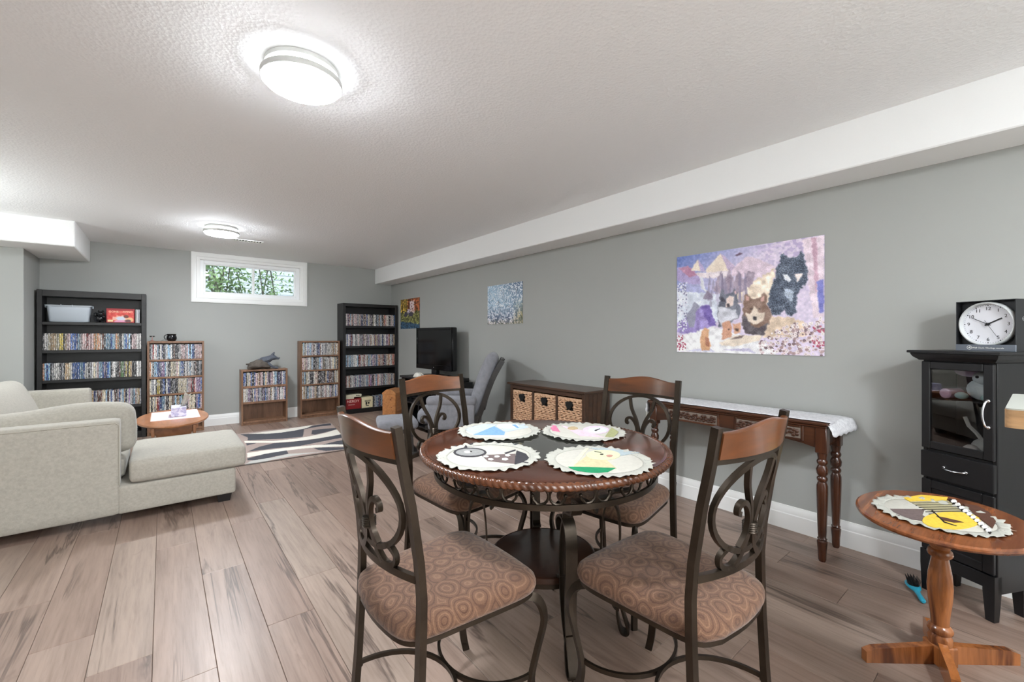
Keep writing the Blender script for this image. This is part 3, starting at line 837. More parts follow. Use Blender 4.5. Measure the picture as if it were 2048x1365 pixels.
DATA = {'m1': [('taupe', [(0.962, 1.378),(1.078, 1.309),(0.992, 1.209),(0.935, 1.297)]),('charcoal', [(1.113, 1.344),(1.11, 1.283),(1.074, 1.218),(1.029, 1.178),(0.989, 1.205),(1.054, 1.28)]),('charcoal', [(1.001, 1.396),(0.984, 1.379),(0.964, 1.37),(0.942, 1.368),(0.921, 1.375),(0.904, 1.389),(0.892, 1.409),(0.887, 1.432),(0.889, 1.457),(0.898, 1.48),(0.914, 1.498),(0.935, 1.51),(0.958, 1.513),(0.98, 1.506),(0.999, 1.491),(1.011, 1.469),(1.016, 1.444),(1.012, 1.418)]),('ash', [(0.994, 1.402),(0.979, 1.389),(0.96, 1.383),(0.94, 1.385),(0.921, 1.395),(0.907, 1.411),(0.899, 1.432),(0.898, 1.454),(0.906, 1.474),(0.92, 1.488),(0.939, 1.496),(0.96, 1.494),(0.98, 1.483),(0.995, 1.466),(1.003, 1.444),(1.002, 1.422)]),('charcoal', [(0.963, 1.505),(0.998, 1.546),(1.042, 1.554),(1.033, 1.538),(0.995, 1.529),(0.975, 1.495)]),('charcoal', [(1.05, 1.344),(1.118, 1.358),(1.11, 1.346),(1.048, 1.331)]),('charcoal', [(0.915, 1.539),(0.966, 1.569),(0.961, 1.556),(0.916, 1.532)]),('white', [(0.954, 1.439),(0.944, 1.431),(0.934, 1.433),(0.929, 1.443),(0.933, 1.456),(0.943, 1.464),(0.953, 1.463),(0.958, 1.452)]),('ink', [(0.961, 1.439),(0.955, 1.435),(0.951, 1.438),(0.953, 1.445),(0.959, 1.45),(0.963, 1.446)]),('white', [(0.972, 1.342),(0.959, 1.337),(0.952, 1.349),(0.961, 1.361),(0.973, 1.357)]),('white', [(1.004, 1.314),(0.991, 1.309),(0.984, 1.32),(0.993, 1.332),(1.006, 1.328)]),('white', [(1.045, 1.299),(1.031, 1.295),(1.025, 1.306),(1.034, 1.318),(1.047, 1.314)]),('white', [(1.006, 1.264),(0.991, 1.259),(0.983, 1.272),(0.993, 1.285),(1.008, 1.28)]),('white', [(0.962, 1.297),(0.951, 1.294),(0.943, 1.305),(0.951, 1.315),(0.962, 1.31)])], 'm2': [('cream', [(1.353, 1.19),(1.372, 1.187),(1.121, 1.041),(1.115, 1.062)]),('mist', [(1.374, 1.186),(1.433, 1.138),(1.473, 1.013),(1.377, 1.03),(1.374, 1.145)]),('print', [(1.14, 1.058),(1.265, 1.109),(1.294, 1.04),(1.234, 0.942),(1.13, 1.042)]),('green', [(1.116, 1.061),(1.234, 0.946),(1.177, 0.935),(1.127, 0.962),(1.101, 1.016)]),('butter', [(1.383, 1.038),(1.36, 1.025),(1.334, 1.02),(1.309, 1.021),(1.286, 1.029),(1.269, 1.043),(1.259, 1.062),(1.257, 1.082),(1.264, 1.103),(1.279, 1.122),(1.301, 1.136),(1.327, 1.143),(1.355, 1.143),(1.38, 1.134),(1.398, 1.119),(1.409, 1.099),(1.409, 1.077),(1.4, 1.056)]),('ink', [(1.339, 1.083),(1.33, 1.08),(1.323, 1.085),(1.327, 1.093),(1.336, 1.096),(1.343, 1.09)]),('pink', [(1.349, 1.046),(1.336, 1.042),(1.325, 1.044),(1.322, 1.053),(1.328, 1.063),(1.34, 1.068),(1.352, 1.065),(1.355, 1.056)]),('ink', [(1.346, 1.135),(1.353, 1.106),(1.348, 1.103),(1.339, 1.13)])], 'm3': [('sky', [(1.13, 1.683),(1.323, 1.778),(1.285, 1.639),(1.242, 1.591)]),('paleblue', [(1.172, 1.826),(1.312, 1.855),(1.357, 1.793),(1.137, 1.694)]),('paleblue', [(1.357, 1.793),(1.487, 1.74),(1.443, 1.647),(1.289, 1.636)]),('frost', [(1.422, 1.697),(1.404, 1.682),(1.382, 1.675),(1.359, 1.677),(1.34, 1.687),(1.326, 1.704),(1.319, 1.726),(1.321, 1.749),(1.332, 1.771),(1.35, 1.787),(1.372, 1.796),(1.396, 1.794),(1.417, 1.784),(1.431, 1.766),(1.438, 1.743),(1.434, 1.719)]),('sky', [(1.413, 1.748),(1.433, 1.74),(1.397, 1.665),(1.382, 1.665)])], 'm4': [('rose', [(1.538, 1.591),(1.599, 1.615),(1.492, 1.471),(1.483, 1.516)]),('blush', [(1.606, 1.578),(1.597, 1.405),(1.569, 1.269),(1.504, 1.355)]),('tan', [(1.62, 1.472),(1.597, 1.458),(1.575, 1.456),(1.563, 1.466),(1.564, 1.485),(1.578, 1.506),(1.601, 1.52),(1.624, 1.523),(1.637, 1.513),(1.635, 1.493)]),('lilac', [(1.711, 1.351),(1.68, 1.332),(1.647, 1.323),(1.617, 1.324),(1.593, 1.335),(1.579, 1.355),(1.577, 1.38),(1.588, 1.407),(1.61, 1.433),(1.64, 1.453),(1.675, 1.465),(1.708, 1.465),(1.734, 1.454),(1.748, 1.432),(1.749, 1.405),(1.735, 1.376)]),('frost', [(1.701, 1.352),(1.676, 1.338),(1.65, 1.334),(1.627, 1.338),(1.611, 1.351),(1.605, 1.371),(1.61, 1.392),(1.626, 1.412),(1.65, 1.427),(1.677, 1.432),(1.702, 1.428),(1.719, 1.414),(1.725, 1.394),(1.718, 1.371)]),('sage', [(1.584, 1.273),(1.766, 1.378),(1.711, 1.294),(1.604, 1.24)]),('ink', [(1.653, 1.39),(1.7, 1.399),(1.692, 1.39),(1.638, 1.372)]),('ink', [(1.65, 1.377),(1.64, 1.373),(1.635, 1.376),(1.641, 1.385),(1.651, 1.39),(1.656, 1.386)])], 'm5': [('taupe', [(2.237, 0.383),(2.34, 0.296),(2.256, 0.292),(2.2, 0.256),(2.171, 0.309),(2.168, 0.346)]),('straw', [(2.395, 0.35),(2.537, 0.251),(2.339, 0.169),(2.331, 0.288)]),('ink', [(2.387, 0.34),(2.519, 0.241),(2.514, 0.24),(2.382, 0.339)]),('ink', [(2.366, 0.327),(2.497, 0.229),(2.492, 0.228),(2.361, 0.326)]),('ink', [(2.346, 0.314),(2.476, 0.217),(2.47, 0.216),(2.341, 0.314)]),('ink', [(2.326, 0.302),(2.455, 0.205),(2.45, 0.205),(2.321, 0.302)]),('ink', [(2.306, 0.29),(2.434, 0.194),(2.429, 0.193),(2.301, 0.29)]),('ink', [(2.287, 0.279),(2.415, 0.183),(2.41, 0.182),(2.282, 0.278)]),('yellow', [(2.43, 0.373),(2.533, 0.332),(2.583, 0.256),(2.53, 0.255),(2.399, 0.35)]),('brown', [(2.532, 0.208),(2.545, 0.168),(2.485, 0.133),(2.385, 0.111),(2.292, 0.115),(2.38, 0.153)]),('yellow', [(2.35, 0.148),(2.312, 0.149),(2.272, 0.156),(2.231, 0.169),(2.195, 0.186),(2.165, 0.206),(2.145, 0.226),(2.137, 0.246),(2.14, 0.263),(2.156, 0.276),(2.182, 0.283),(2.218, 0.284),(2.26, 0.278),(2.304, 0.265),(2.344, 0.247),(2.376, 0.226),(2.398, 0.204),(2.406, 0.183),(2.399, 0.165),(2.38, 0.153)]),('ink', [(2.552, 0.251),(2.567, 0.244),(2.236, 0.114),(2.217, 0.117)]),('brown', [(2.273, 0.257),(2.281, 0.234),(2.281, 0.195),(2.275, 0.184),(2.243, 0.207),(2.24, 0.233)]),('ink', [(2.336, 0.277),(2.343, 0.275),(2.23, 0.229),(2.215, 0.196),(2.208, 0.198),(2.216, 0.23)]),('white', [(2.547, 0.226),(2.521, 0.228),(2.511, 0.236),(2.528, 0.242),(2.555, 0.24),(2.564, 0.232)]),('white', [(2.51, 0.212),(2.485, 0.214),(2.475, 0.222),(2.491, 0.227),(2.517, 0.225),(2.527, 0.218)]),('white', [(2.475, 0.198),(2.45, 0.201),(2.441, 0.208),(2.456, 0.213),(2.481, 0.211),(2.49, 0.204)]),('white', [(2.44, 0.185),(2.416, 0.187),(2.407, 0.195),(2.422, 0.2),(2.446, 0.198),(2.455, 0.19)]),('white', [(2.407, 0.173),(2.384, 0.175),(2.375, 0.182),(2.39, 0.187),(2.413, 0.185),(2.422, 0.178)]),('white', [(2.375, 0.16),(2.353, 0.163),(2.344, 0.17),(2.358, 0.174),(2.381, 0.172),(2.39, 0.165)]),('white', [(2.345, 0.149),(2.323, 0.151),(2.314, 0.158),(2.328, 0.162),(2.35, 0.16),(2.358, 0.153)]),('white', [(2.315, 0.137),(2.294, 0.14),(2.285, 0.146),(2.298, 0.151),(2.32, 0.149),(2.328, 0.142)]),('white', [(2.286, 0.126),(2.265, 0.129),(2.257, 0.135),(2.27, 0.14),(2.291, 0.137),(2.299, 0.131)]),('white', [(2.259, 0.116),(2.238, 0.118),(2.23, 0.125),(2.242, 0.129),(2.263, 0.126),(2.271, 0.12)])], 'rug': [('taupe', [(0.733, 6.375),(1.844, 6.356),(1.609, 4.767),(0.596, 4.824)]),('charcoal', [(0.753, 6.359),(0.935, 6.261),(1.178, 6.16),(1.422, 6.192),(1.636, 6.348),(1.844, 6.356),(1.817, 6.228),(1.782, 6.187),(1.644, 6.231),(1.463, 6.159),(1.33, 5.718),(1.103, 5.769),(0.783, 5.933),(0.802, 6.113)]),('cream', [(0.84, 6.324),(1.209, 6.325),(1.62, 6.387),(1.504, 6.229),(1.342, 6.163),(1.174, 6.141),(1.022, 6.177)]),('charcoal', [(1.519, 6.035),(1.657, 6.041),(1.813, 5.979),(1.792, 5.892),(1.617, 5.804),(1.481, 5.748),(1.449, 5.795)]),('taupe', [(1.453, 6.167),(1.644, 6.231),(1.811, 6.207),(1.769, 6.031),(1.64, 6.071),(1.522, 6.048),(1.438, 5.769),(1.337, 5.726)]),('cream', [(0.741, 5.922),(1.007, 5.708),(1.234, 5.663),(1.447, 5.705),(1.605, 5.762),(1.785, 5.889),(1.784, 5.581),(1.637, 5.538),(1.421, 5.512),(1.204, 5.529),(0.99, 5.611),(0.738, 5.815)]),('charcoal', [(0.739, 5.784),(0.844, 5.717),(0.732, 5.655)]),('charcoal', [(0.702, 5.354),(0.832, 5.506),(0.985, 5.585),(1.201, 5.513),(1.418, 5.501),(1.634, 5.527),(1.782, 5.575),(1.782, 5.455),(1.756, 5.373),(1.581, 5.35),(1.343, 5.295),(1.188, 5.263),(0.958, 5.322),(0.77, 5.341)]),('charcoal', [(1.399, 5.161),(1.578, 5.226),(1.729, 5.243),(1.659, 4.98),(1.521, 5.074)]),('cream', [(0.691, 5.292),(0.857, 5.296),(1.144, 5.253),(1.34, 5.198),(1.526, 5.088),(1.65, 4.946),(1.637, 4.9),(1.494, 4.982),(1.291, 5.09),(1.119, 5.137),(0.905, 5.129),(0.667, 5.104)]),('charcoal', [(0.653, 5.046),(0.832, 5.139),(1.042, 5.147),(1.021, 4.985),(0.875, 4.959),(0.749, 4.9),(0.657, 4.976)]),('charcoal', [(1.289, 5.081),(1.398, 5.02),(1.618, 4.842),(1.602, 4.784),(1.361, 4.851),(1.308, 4.957)]),('pale', [(0.604, 4.825),(0.677, 4.937),(0.871, 4.939),(1.027, 4.98),(1.255, 4.871),(1.358, 4.839),(1.063, 4.878),(0.782, 4.83)])], 'wolves': [((228, 206, 222), 3, [(0.434, 0.189),(0.541, 0.09),(0.602, 0.12),(0.732, 0.226),(0.725, 0.327),(0.433, 0.259)]),((176, 160, 206), 3, [(0.0, 0.111),(0.095, 0.105),(0.187, 0.225),(0.195, 0.309),(0.07, 0.294),(0.0, 0.242)]),((196, 140, 170), 3, [(0.018, 0.125),(0.095, 0.105),(0.179, 0.213),(0.104, 0.224)]),((246, 228, 210), 2, [(0.116, 0.156),(0.175, 0.049),(0.235, 0.185)]),((190, 172, 214), 2, [(0.175, 0.049),(0.203, 0.102),(0.235, 0.185),(0.195, 0.173)]),((248, 230, 212), 2, [(0.235, 0.174),(0.348, 0.025),(0.448, 0.162),(0.419, 0.237),(0.251, 0.213)]),((204, 182, 212), 2, [(0.348, 0.025),(0.39, 0.072),(0.455, 0.173),(0.419, 0.227),(0.389, 0.153)]),((238, 224, 228), 3, [(0.154, 0.188),(0.419, 0.207),(0.433, 0.279),(0.195, 0.247)]),((170, 172, 214), 4, [(0.052, 0.271),(0.251, 0.347),(0.329, 0.406),(0.154, 0.42),(0.052, 0.357)]),((222, 228, 242), 4, [(0.0, 0.351),(0.344, 0.428),(0.344, 0.65),(0.297, 0.749),(0.0, 0.699)]),((240, 240, 248), 3, [(0.187, 0.235),(0.215, 0.239),(0.231, 0.355),(0.298, 0.434),(0.267, 0.441),(0.203, 0.352)]),((246, 226, 204), 8, [(0.462, 0.4),(0.719, 0.234),(0.706, 0.482),(0.667, 0.571),(0.476, 0.519)]),((164, 146, 164), 4, [(0.298, 0.393),(0.321, 0.284),(0.359, 0.198),(0.374, 0.311),(0.419, 0.187),(0.448, 0.32),(0.477, 0.206),(0.512, 0.308),(0.547, 0.226),(0.588, 0.252),(0.581, 0.346),(0.505, 0.424),(0.389, 0.432)]),((140, 128, 150), 3, [(0.211, 0.457),(0.251, 0.378),(0.298, 0.444),(0.267, 0.472)]),((152, 134, 196), 5, [(0.0, 0.71),(0.095, 0.617),(0.219, 0.52),(0.267, 0.523),(0.313, 0.719),(0.235, 0.789),(0.095, 0.819),(0.0, 0.796)]),((112, 92, 168), 5, [(0.203, 0.539),(0.267, 0.528),(0.313, 0.719),(0.266, 0.738)]),((232, 212, 224), 4, [(0.879, 0.01),(1.0, 0.002),(1.0, 0.68),(0.939, 0.677),(0.912, 0.343)]),((200, 160, 180), 3, [(0.931, 0.012),(0.954, 0.013),(0.969, 0.35),(0.951, 0.504)]),((110, 112, 186), 3, [(0.958, 0.384),(0.994, 0.362),(0.998, 0.637),(0.973, 0.644)]),((250, 248, 250), 5, [(0.0, 0.84),(0.297, 0.739),(0.532, 0.841),(0.698, 0.925),(0.729, 1.011),(0.0, 1.0)]),((206, 204, 226), 3, [(0.069, 0.989),(0.25, 0.943),(0.312, 0.992)]),((196, 190, 216), 3, [(0.358, 0.966),(0.545, 0.946),(0.599, 0.988)]),((52, 60, 76), 4, [(0.751, 0.119),(0.764, 0.102),(0.795, 0.15),(0.849, 0.151),(0.873, 0.108),(0.89, 0.136),(0.898, 0.226),(0.912, 0.308),(0.906, 0.377),(0.871, 0.426),(0.847, 0.477),(0.847, 0.628),(0.817, 0.663),(0.786, 0.652),(0.78, 0.597),(0.749, 0.641),(0.705, 0.648),(0.673, 0.535),(0.693, 0.406),(0.722, 0.317),(0.726, 0.235),(0.745, 0.192)]),((226, 228, 238), 2, [(0.763, 0.286),(0.794, 0.3),(0.815, 0.343),(0.803, 0.369),(0.775, 0.333)]),((246, 222, 214), 2, [(0.836, 0.297),(0.884, 0.299),(0.866, 0.345),(0.848, 0.37)]),((150, 160, 176), 3, [(0.769, 0.415),(0.83, 0.439),(0.823, 0.546),(0.781, 0.489)]),((108, 110, 124), 4, [(0.328, 0.588),(0.344, 0.489),(0.348, 0.388),(0.37, 0.375),(0.389, 0.432),(0.426, 0.426),(0.455, 0.38),(0.471, 0.421),(0.473, 0.499),(0.497, 0.579),(0.483, 0.656),(0.418, 0.712),(0.336, 0.75)]),((206, 206, 216), 4, [(0.336, 0.548),(0.389, 0.552),(0.433, 0.585),(0.462, 0.577),(0.476, 0.656),(0.358, 0.731),(0.332, 0.669)]),((236, 214, 206), 2, [(0.393, 0.473),(0.418, 0.445),(0.451, 0.463),(0.444, 0.536),(0.418, 0.554),(0.389, 0.552)]),((60, 58, 70), 2, [(0.351, 0.449),(0.381, 0.472),(0.389, 0.502),(0.351, 0.494)]),((70, 60, 64), 1, [(0.395, 0.523),(0.415, 0.519),(0.417, 0.554),(0.398, 0.553)]),((222, 186, 190), 1, [(0.448, 0.409),(0.464, 0.4),(0.466, 0.43),(0.455, 0.439)]),((140, 112, 98), 4, [(0.519, 0.455),(0.533, 0.432),(0.567, 0.488),(0.614, 0.492),(0.648, 0.439),(0.664, 0.468),(0.667, 0.534),(0.705, 0.648),(0.705, 0.759),(0.64, 0.832),(0.532, 0.812),(0.504, 0.715),(0.511, 0.561)]),((86, 78, 84), 4, [(0.508, 0.619),(0.532, 0.658),(0.566, 0.736),(0.613, 0.766),(0.666, 0.72),(0.692, 0.74),(0.64, 0.832),(0.532, 0.812),(0.504, 0.735)]),((226, 208, 190), 3, [(0.525, 0.61),(0.56, 0.631),(0.587, 0.556),(0.621, 0.625),(0.657, 0.617),(0.647, 0.692),(0.593, 0.732),(0.546, 0.697)]),((206, 160, 150), 1, [(0.529, 0.456),(0.55, 0.467),(0.553, 0.506),(0.529, 0.504)]),((206, 160, 150), 1, [(0.628, 0.493),(0.651, 0.467),(0.651, 0.514),(0.631, 0.522)]),((44, 38, 42), 1, [(0.579, 0.656),(0.604, 0.657),(0.6, 0.69),(0.583, 0.689)]),((60, 48, 44), 1, [(0.559, 0.575),(0.575, 0.576),(0.574, 0.59),(0.56, 0.589)]),((60, 48, 44), 1, [(0.613, 0.579),(0.629, 0.58),(0.627, 0.593),(0.614, 0.592)]),((224, 200, 176), 5, [(0.705, 0.657),(0.823, 0.681),(0.911, 0.728),(0.904, 0.833),(0.698, 0.851),(0.64, 0.841)]),((238, 222, 204), 3, [(0.343, 0.901),(0.461, 0.826),(0.64, 0.827),(0.62, 0.879),(0.461, 0.929),(0.358, 0.926)]),((120, 100, 96), 2, [(0.461, 0.841),(0.518, 0.822),(0.504, 0.851),(0.418, 0.87)]),((206, 150, 122), 2, [(0.362, 0.711),(0.388, 0.692),(0.418, 0.688),(0.432, 0.752),(0.432, 0.841),(0.358, 0.871),(0.366, 0.771)]),((216, 164, 134), 2, [(0.436, 0.713),(0.454, 0.719),(0.497, 0.71),(0.493, 0.802),(0.454, 0.816)]),((70, 50, 46), 1, [(0.405, 0.762),(0.418, 0.762),(0.415, 0.777),(0.405, 0.776)]),((70, 50, 46), 1, [(0.454, 0.763),(0.483, 0.763),(0.479, 0.787),(0.461, 0.787)]),((222, 170, 130), 2, [(0.207, 0.789),(0.231, 0.748),(0.266, 0.769),(0.258, 0.83),(0.278, 0.932),(0.266, 0.978),(0.206, 0.98),(0.19, 0.871)]),((170, 110, 84), 2, [(0.234, 0.84),(0.266, 0.861),(0.266, 0.943),(0.238, 0.933)]),((146, 146, 166), 2, [(0.074, 0.616),(0.12, 0.555),(0.145, 0.483),(0.191, 0.528),(0.162, 0.589),(0.145, 0.746),(0.103, 0.745)]),((96, 70, 96), 1, [(0.456, 0.065),(0.488, 0.046),(0.509, 0.057),(0.488, 0.071),(0.466, 0.075)])]}
# ------------------------------------------------------------------ jigsaw pictures on the right wall
def blur(m, k):
    m = m.astype(float)
    for _ in range(k):
        m = (m + np.roll(m, 1, 0) + np.roll(m, -1, 0)) / 3; m = (m + np.roll(m, 1, 1) + np.roll(m, -1, 1)) / 3
    return m
def fill(A, U, V, polys, seed, jit):
    h, w = U.shape
    n1 = [vnoise(h, w, h // 4, w // 4, seed + k) - .5 for k in range(2)]
    r = np.random.RandomState(seed)
    for k, (c, s, p) in enumerate(polys):
        a = jit * s / 3.0
        m = blur(inside(U + n1[0] * a, V + n1[1] * a, p), 1)[..., None]
        g = (vnoise(h, w, h // 9, w // 9, seed + 20 + k % 5) - .5)[..., None] * (13 * s) + (r.rand(h, w, 1) - .5) * 34
        A[:] = A * (1 - m) + (np.array(c, float) + g) * m
hh, ww = 236, 306
U, V = np.meshgrid(np.linspace(0, 1, ww), np.linspace(0, 1, hh))
A_ = np.zeros((hh, ww, 3))
sky0, sky1 = np.array((112, 130, 196.)), np.array((222, 208, 230.))
t = np.clip(U * 1.5 + V * 1.4 - .12, 0, 1)[..., None]; A_[:] = sky0 * (1 - t) + sky1 * t
rt = np.clip((U - .45) * 2.5, 0, 1)[..., None] * np.clip(1 - V * 1.6, 0, 1)[..., None] * (vnoise(hh, ww, 50, 60, 77) > .52)[..., None]
A_ = A_ * (1 - rt * .5) + np.array((150, 128, 186.)) * rt * .5
A_ += ((vnoise(hh, ww, 60, 75, 2) - .5) * 36)[..., None] * np.array((1, .9, .8))
fill(A_, U, V, DATA['wolves'][:13], 4, .011)
# fir trunks in the wood, as thin upright strokes
for q in range(46):
    x = .26 + .28 * NR.rand(); y0_ = .22 + .2 * NR.rand() ; y1_ = y0_ + .08 + .09 * NR.rand()
    m = (np.abs(U - x) < .0035 * (1 + 2.2 * np.clip((V - y0_) / (y1_ - y0_), 0, 1))) & (V > y0_) & (V < y1_)
    A_[m] = A_[m] * .5 + (np.array((112, 102, 128.)) + 70 * NR.rand()) * .5
fill(A_, U, V, DATA['wolves'][13:], 4, .011)
bw = inside(U, V, DATA['wolves'][22][2]); sp = NR.rand(hh, ww) > .58
A_[bw & sp] += (52, 56, 60)
fr_ = [(.62, .90), (.70, .80), (.80, .72), (.90, .73), (1.01, .66), (1.01, 1.01), (.60, 1.01)]
for q in range(420):
    cx, cy = .6 + .4 * NR.rand(), .64 + .36 * NR.rand()
    if not inside(np.array([[cx]]), np.array([[cy]]), fr_)[0, 0]: continue
    r_ = .007 + .008 * NR.rand(); d = np.sqrt(((U - cx) * 1.31) ** 2 + (V - cy) ** 2)
    col = ((240, 230, 230), (228, 206, 210), (176, 146, 148), (120, 96, 104), (232, 218, 218))[NR.randint(5)]
    A_[d < r_] = np.array(col) + (NR.rand() - .5) * 20
    A_[(d < r_ * .3)] = (150, 126, 128)
for cx, cy in ((.975, .78), (.965, .9), (.02, .86), (.04, .93), (.02, .95)):
    for q in range(16):
        x, y = cx + (NR.rand() - .5) * .07, cy + (NR.rand() - .5) * .06
        A_[((U - x) * 1.31) ** 2 + (V - y) ** 2 < .00006] = (176, 78, 104)
for q in range(150):
    x, y = NR.rand() * .085, .28 + .5 * NR.rand()
    A_[((U - x) * 1.31) ** 2 + (V - y) ** 2 < .00005 * (1 + NR.rand())] = (232, 232, 244) if q % 3 else (130, 128, 160)
ju = np.abs(((U * 38 + .18 * np.sin(V * 170)) % 1) - .5) > .45; jv = np.abs(((V * 28 + .18 * np.sin(U * 220)) % 1) - .5) > .45
A_[ju | jv] *= .95
A_ = 255 * np.clip(A_ / 255, 0, 1) ** .92
p = painted_grid('jigsaw_picture', A_, .972, .742, M['art'], .005); p.location = (R - .0065, 1.329, 1.4955); p.rotation_euler = (0, 0, -PI / 2)
tag(p, 'large lavender jigsaw of wolves in snow on the grey right wall', 'jigsaw picture')

hh, ww = 96, 132
U, V = np.meshgrid(np.linspace(0, 1, ww), np.linspace(0, 1, hh))
a = vnoise(hh, ww, 26, 34, 31)[..., None]; b_ = vnoise(hh, ww, 46, 60, 32)[..., None]
A_ = np.array((178, 206, 224.)) * (1 - a * .35) + np.array((84, 116, 152.)) * a * .35
band = np.clip((U - .2) * 1.6, 0, 1)[..., None] * np.clip(1 - V * 1.2, 0, 1)[..., None]
A_ = A_ * (1 - band * .75) + np.array((72, 92, 122.)) * band * .75
A_ = np.where(b_ > .62, np.array((226, 232, 238.)), A_)
low = np.clip((V - .5) * 2.2, 0, 1)[..., None]
mixc = np.where(a > .55, np.array((60, 70, 98.)), np.where(b_ > .5, np.array((226, 220, 226.)), np.array((150, 152, 168.))))
A_ = A_ * (1 - low) + mixc * low
gr = np.clip((U - .72) * 4, 0, 1)[..., None] * np.clip((V - .35) * 2, 0, 1)[..., None]
A_ = A_ * (1 - gr * .75) + np.where(a > .5, np.array((92, 96, 62.)), np.array((168, 146, 78.))) * gr * .75
bl = np.clip((V - .85) * 7, 0, 1)[..., None]
A_ = A_ * (1 - bl * .6) + np.where(b_ > .5, np.array((214, 206, 196.)), np.array((120, 118, 74.))) * bl * .6
for q in range(60):
    x, y, L_, an = NR.rand(), .1 + .85 * NR.rand(), .03 + .08 * NR.rand(), (NR.rand() - .5) * 2.4
    px_, py_ = (U - x) * 1.4, V - y
    al, ac = px_ * math.sin(an) + py_ * math.cos(an), px_ * math.cos(an) - py_ * math.sin(an)
    m = (np.abs(al) < L_) & (np.abs(ac + .4 * al * al / L_) < .0055)
    A_[m] = ((232, 238, 244), (66, 80, 110), (206, 222, 234), (96, 104, 116))[NR.randint(4)]
p = painted_grid('jigsaw_picture', A_, .669, .473, M['art'], .005); p.location = (R - .0065, 4.0205, 1.628); p.rotation_euler = (0, 0, -PI / 2)
tag(p, 'pale blue frosty jigsaw picture on the wall between the other two', 'jigsaw picture')

a = vnoise(hh, ww, 22, 20, 41)[..., None]; b_ = vnoise(hh, ww, 44, 40, 42)[..., None]
top = np.where(U[..., None] < .38, np.array((186, 154, 66.)), np.array((164, 92, 54.))) * (.25 + .95 * a + .4 * b_)
mid = np.where(b_ > .5, np.array((156, 156, 92.)), np.array((84, 86, 54.))) * (.6 + .7 * a)
bot = np.array((66, 100, 128.)) * (.35 + 1.0 * b_)
A_ = np.where(V[..., None] < .42 + .1 * (a - .5), top, np.where(V[..., None] < .8 + .12 * (U[..., None] - .5) + .1 * (b_ - .5), mid, bot))
for x in (.12, .33, .5, .56, .64, .8): A_[(np.abs(U - x) < .012) & (V < .5)] = (78, 50, 40)
A_[(np.abs(U - .62) < .12) & (V > .08) & (V < .5) & (b_[..., 0] > .4)] = (226, 206, 206)
for cx in (.3, .55):
    m = (((U - cx) / .13) ** 2 + ((V - .52) / .09) ** 2 + (a[..., 0] - .5) * .8) < .9; A_[m] = (74, 70, 84)
m = (((U - .43) / .1) ** 2 + ((V - .42) / .08) ** 2) < .9; A_[m & (b_[..., 0] > .35)] = (206, 196, 214)
p = painted_grid('jigsaw_picture', A_, .695, .49, M['art'], .005); p.location = (R - .0065, 6.5305, 1.616); p.rotation_euler = (0, 0, -PI / 2)
tag(p, 'autumn orange jigsaw picture on the wall above the television', 'jigsaw picture')

# ------------------------------------------------------------------ television corner
tvs = thing('tv_stand', 'low black television stand against the right wall', 'tv stand', (2.84, 5.14, 0))
sm = M['espresso']
MB().box(-.27, -.39, .675, .27, .53, .70, .004).build('top_board', sm, tvs, smooth=False)
for y in (-.36, .50): MB().box(-.25, y - .012, 0, .27, y + .012, .675, .003).build('side_panel', sm, tvs, smooth=False)
MB().box(-.25, -.012, .06, .26, .012, .675, .002).build('divider', sm, tvs, smooth=False)
for z in (.08, .36): MB().box(-.25, -.348, z - .02, .262, .488, z, .003).build('shelf', sm, tvs, smooth=False)
MB().box(.255, -.348, .08, .265, .488, .675).build('back_panel', sm, tvs, smooth=False)
pl = thing('disc_player', 'slim black player on the upper shelf of the television stand', 'player', (2.80, 5.42, .3605))
MB().box(-.12, -.19, 0, .12, .19, .055, .004).build('player_body', M['black'], pl, smooth=False)
MB().box(-.1215, -.1, .02, -.1195, .1, .034).build('tray', M['screen'], pl, smooth=False)
tv = thing('television', 'black flat television with a dark screen facing the rug', 'television', (2.93, 5.30, .7003), math.atan2(.9, -.05) - PI / 2)
# local: screen faces -x, width along y
MB().box(-.03, -.455, .085, .05, .455, .665, .012).build('tv_body', M['black'], tv)
m = MB(); fw_ = .035
m.box(-.042, -.455, .085, -.028, -.455 + fw_, .665, .005); m.box(-.042, .455 - fw_, .085, -.028, .455, .665, .005)
m.box(-.042, -.455 + fw_, .63, -.028, .455 - fw_, .665, .005); m.box(-.042, -.455 + fw_, .085, -.028, .455 - fw_, .152, .005)
m.build('bezel', M['screen'], tv)
MB().box(-.034, -.42, .15, -.0295, .42, .632).build('screen', M['screen'], tv, smooth=False)
MB().ball((-.043, -.02, .117), .009, 8, (.4, 1, 1)).build('badge', M['chrome'], tv)
MB().box(-.03, -.06, .02, .03, .06, .1, .006).build('neck', M['black'], tv)
MB().lathe([(.16, 0), (.155, .014), (.06, .022)], 32).xf(Matrix.Diagonal((.8, 1.5, 1, 1))).build('foot', M['black'], tv)
do = thing('doily', 'crumpled white cloth on the stand below the television', 'cloth', (2.65, 5.24, .7004))
m = MB(); rg = random.Random(4)
rings = [[((r_ + .012 * math.sin(7 * t_)) * math.cos(t_), 1.9 * (r_ + .012 * math.sin(5 * t_)) * math.sin(t_), z + rg.uniform(0, .01) * (z > .004)) for t_ in [2 * PI * k / 24 for k in range(24)]] for r_, z in ((.055, 0), (.06, .006), (.048, .03), (.03, .05), (.01, .056))]
m.loft(rings).build('cloth_body', M['linen'], do)
sp = thing('speaker_box', 'stepped black speaker box beside the television stand', 'speaker', (2.98, 4.66, 0))
MB().box(-.1, -.06, 0, .1, .07, .66, .004).build('speaker_body', M['black'], sp, smooth=False)
MB().box(-.08, -.01, .66, .08, .07, .71, .004).build('upper_box', M['black'], sp, smooth=False)
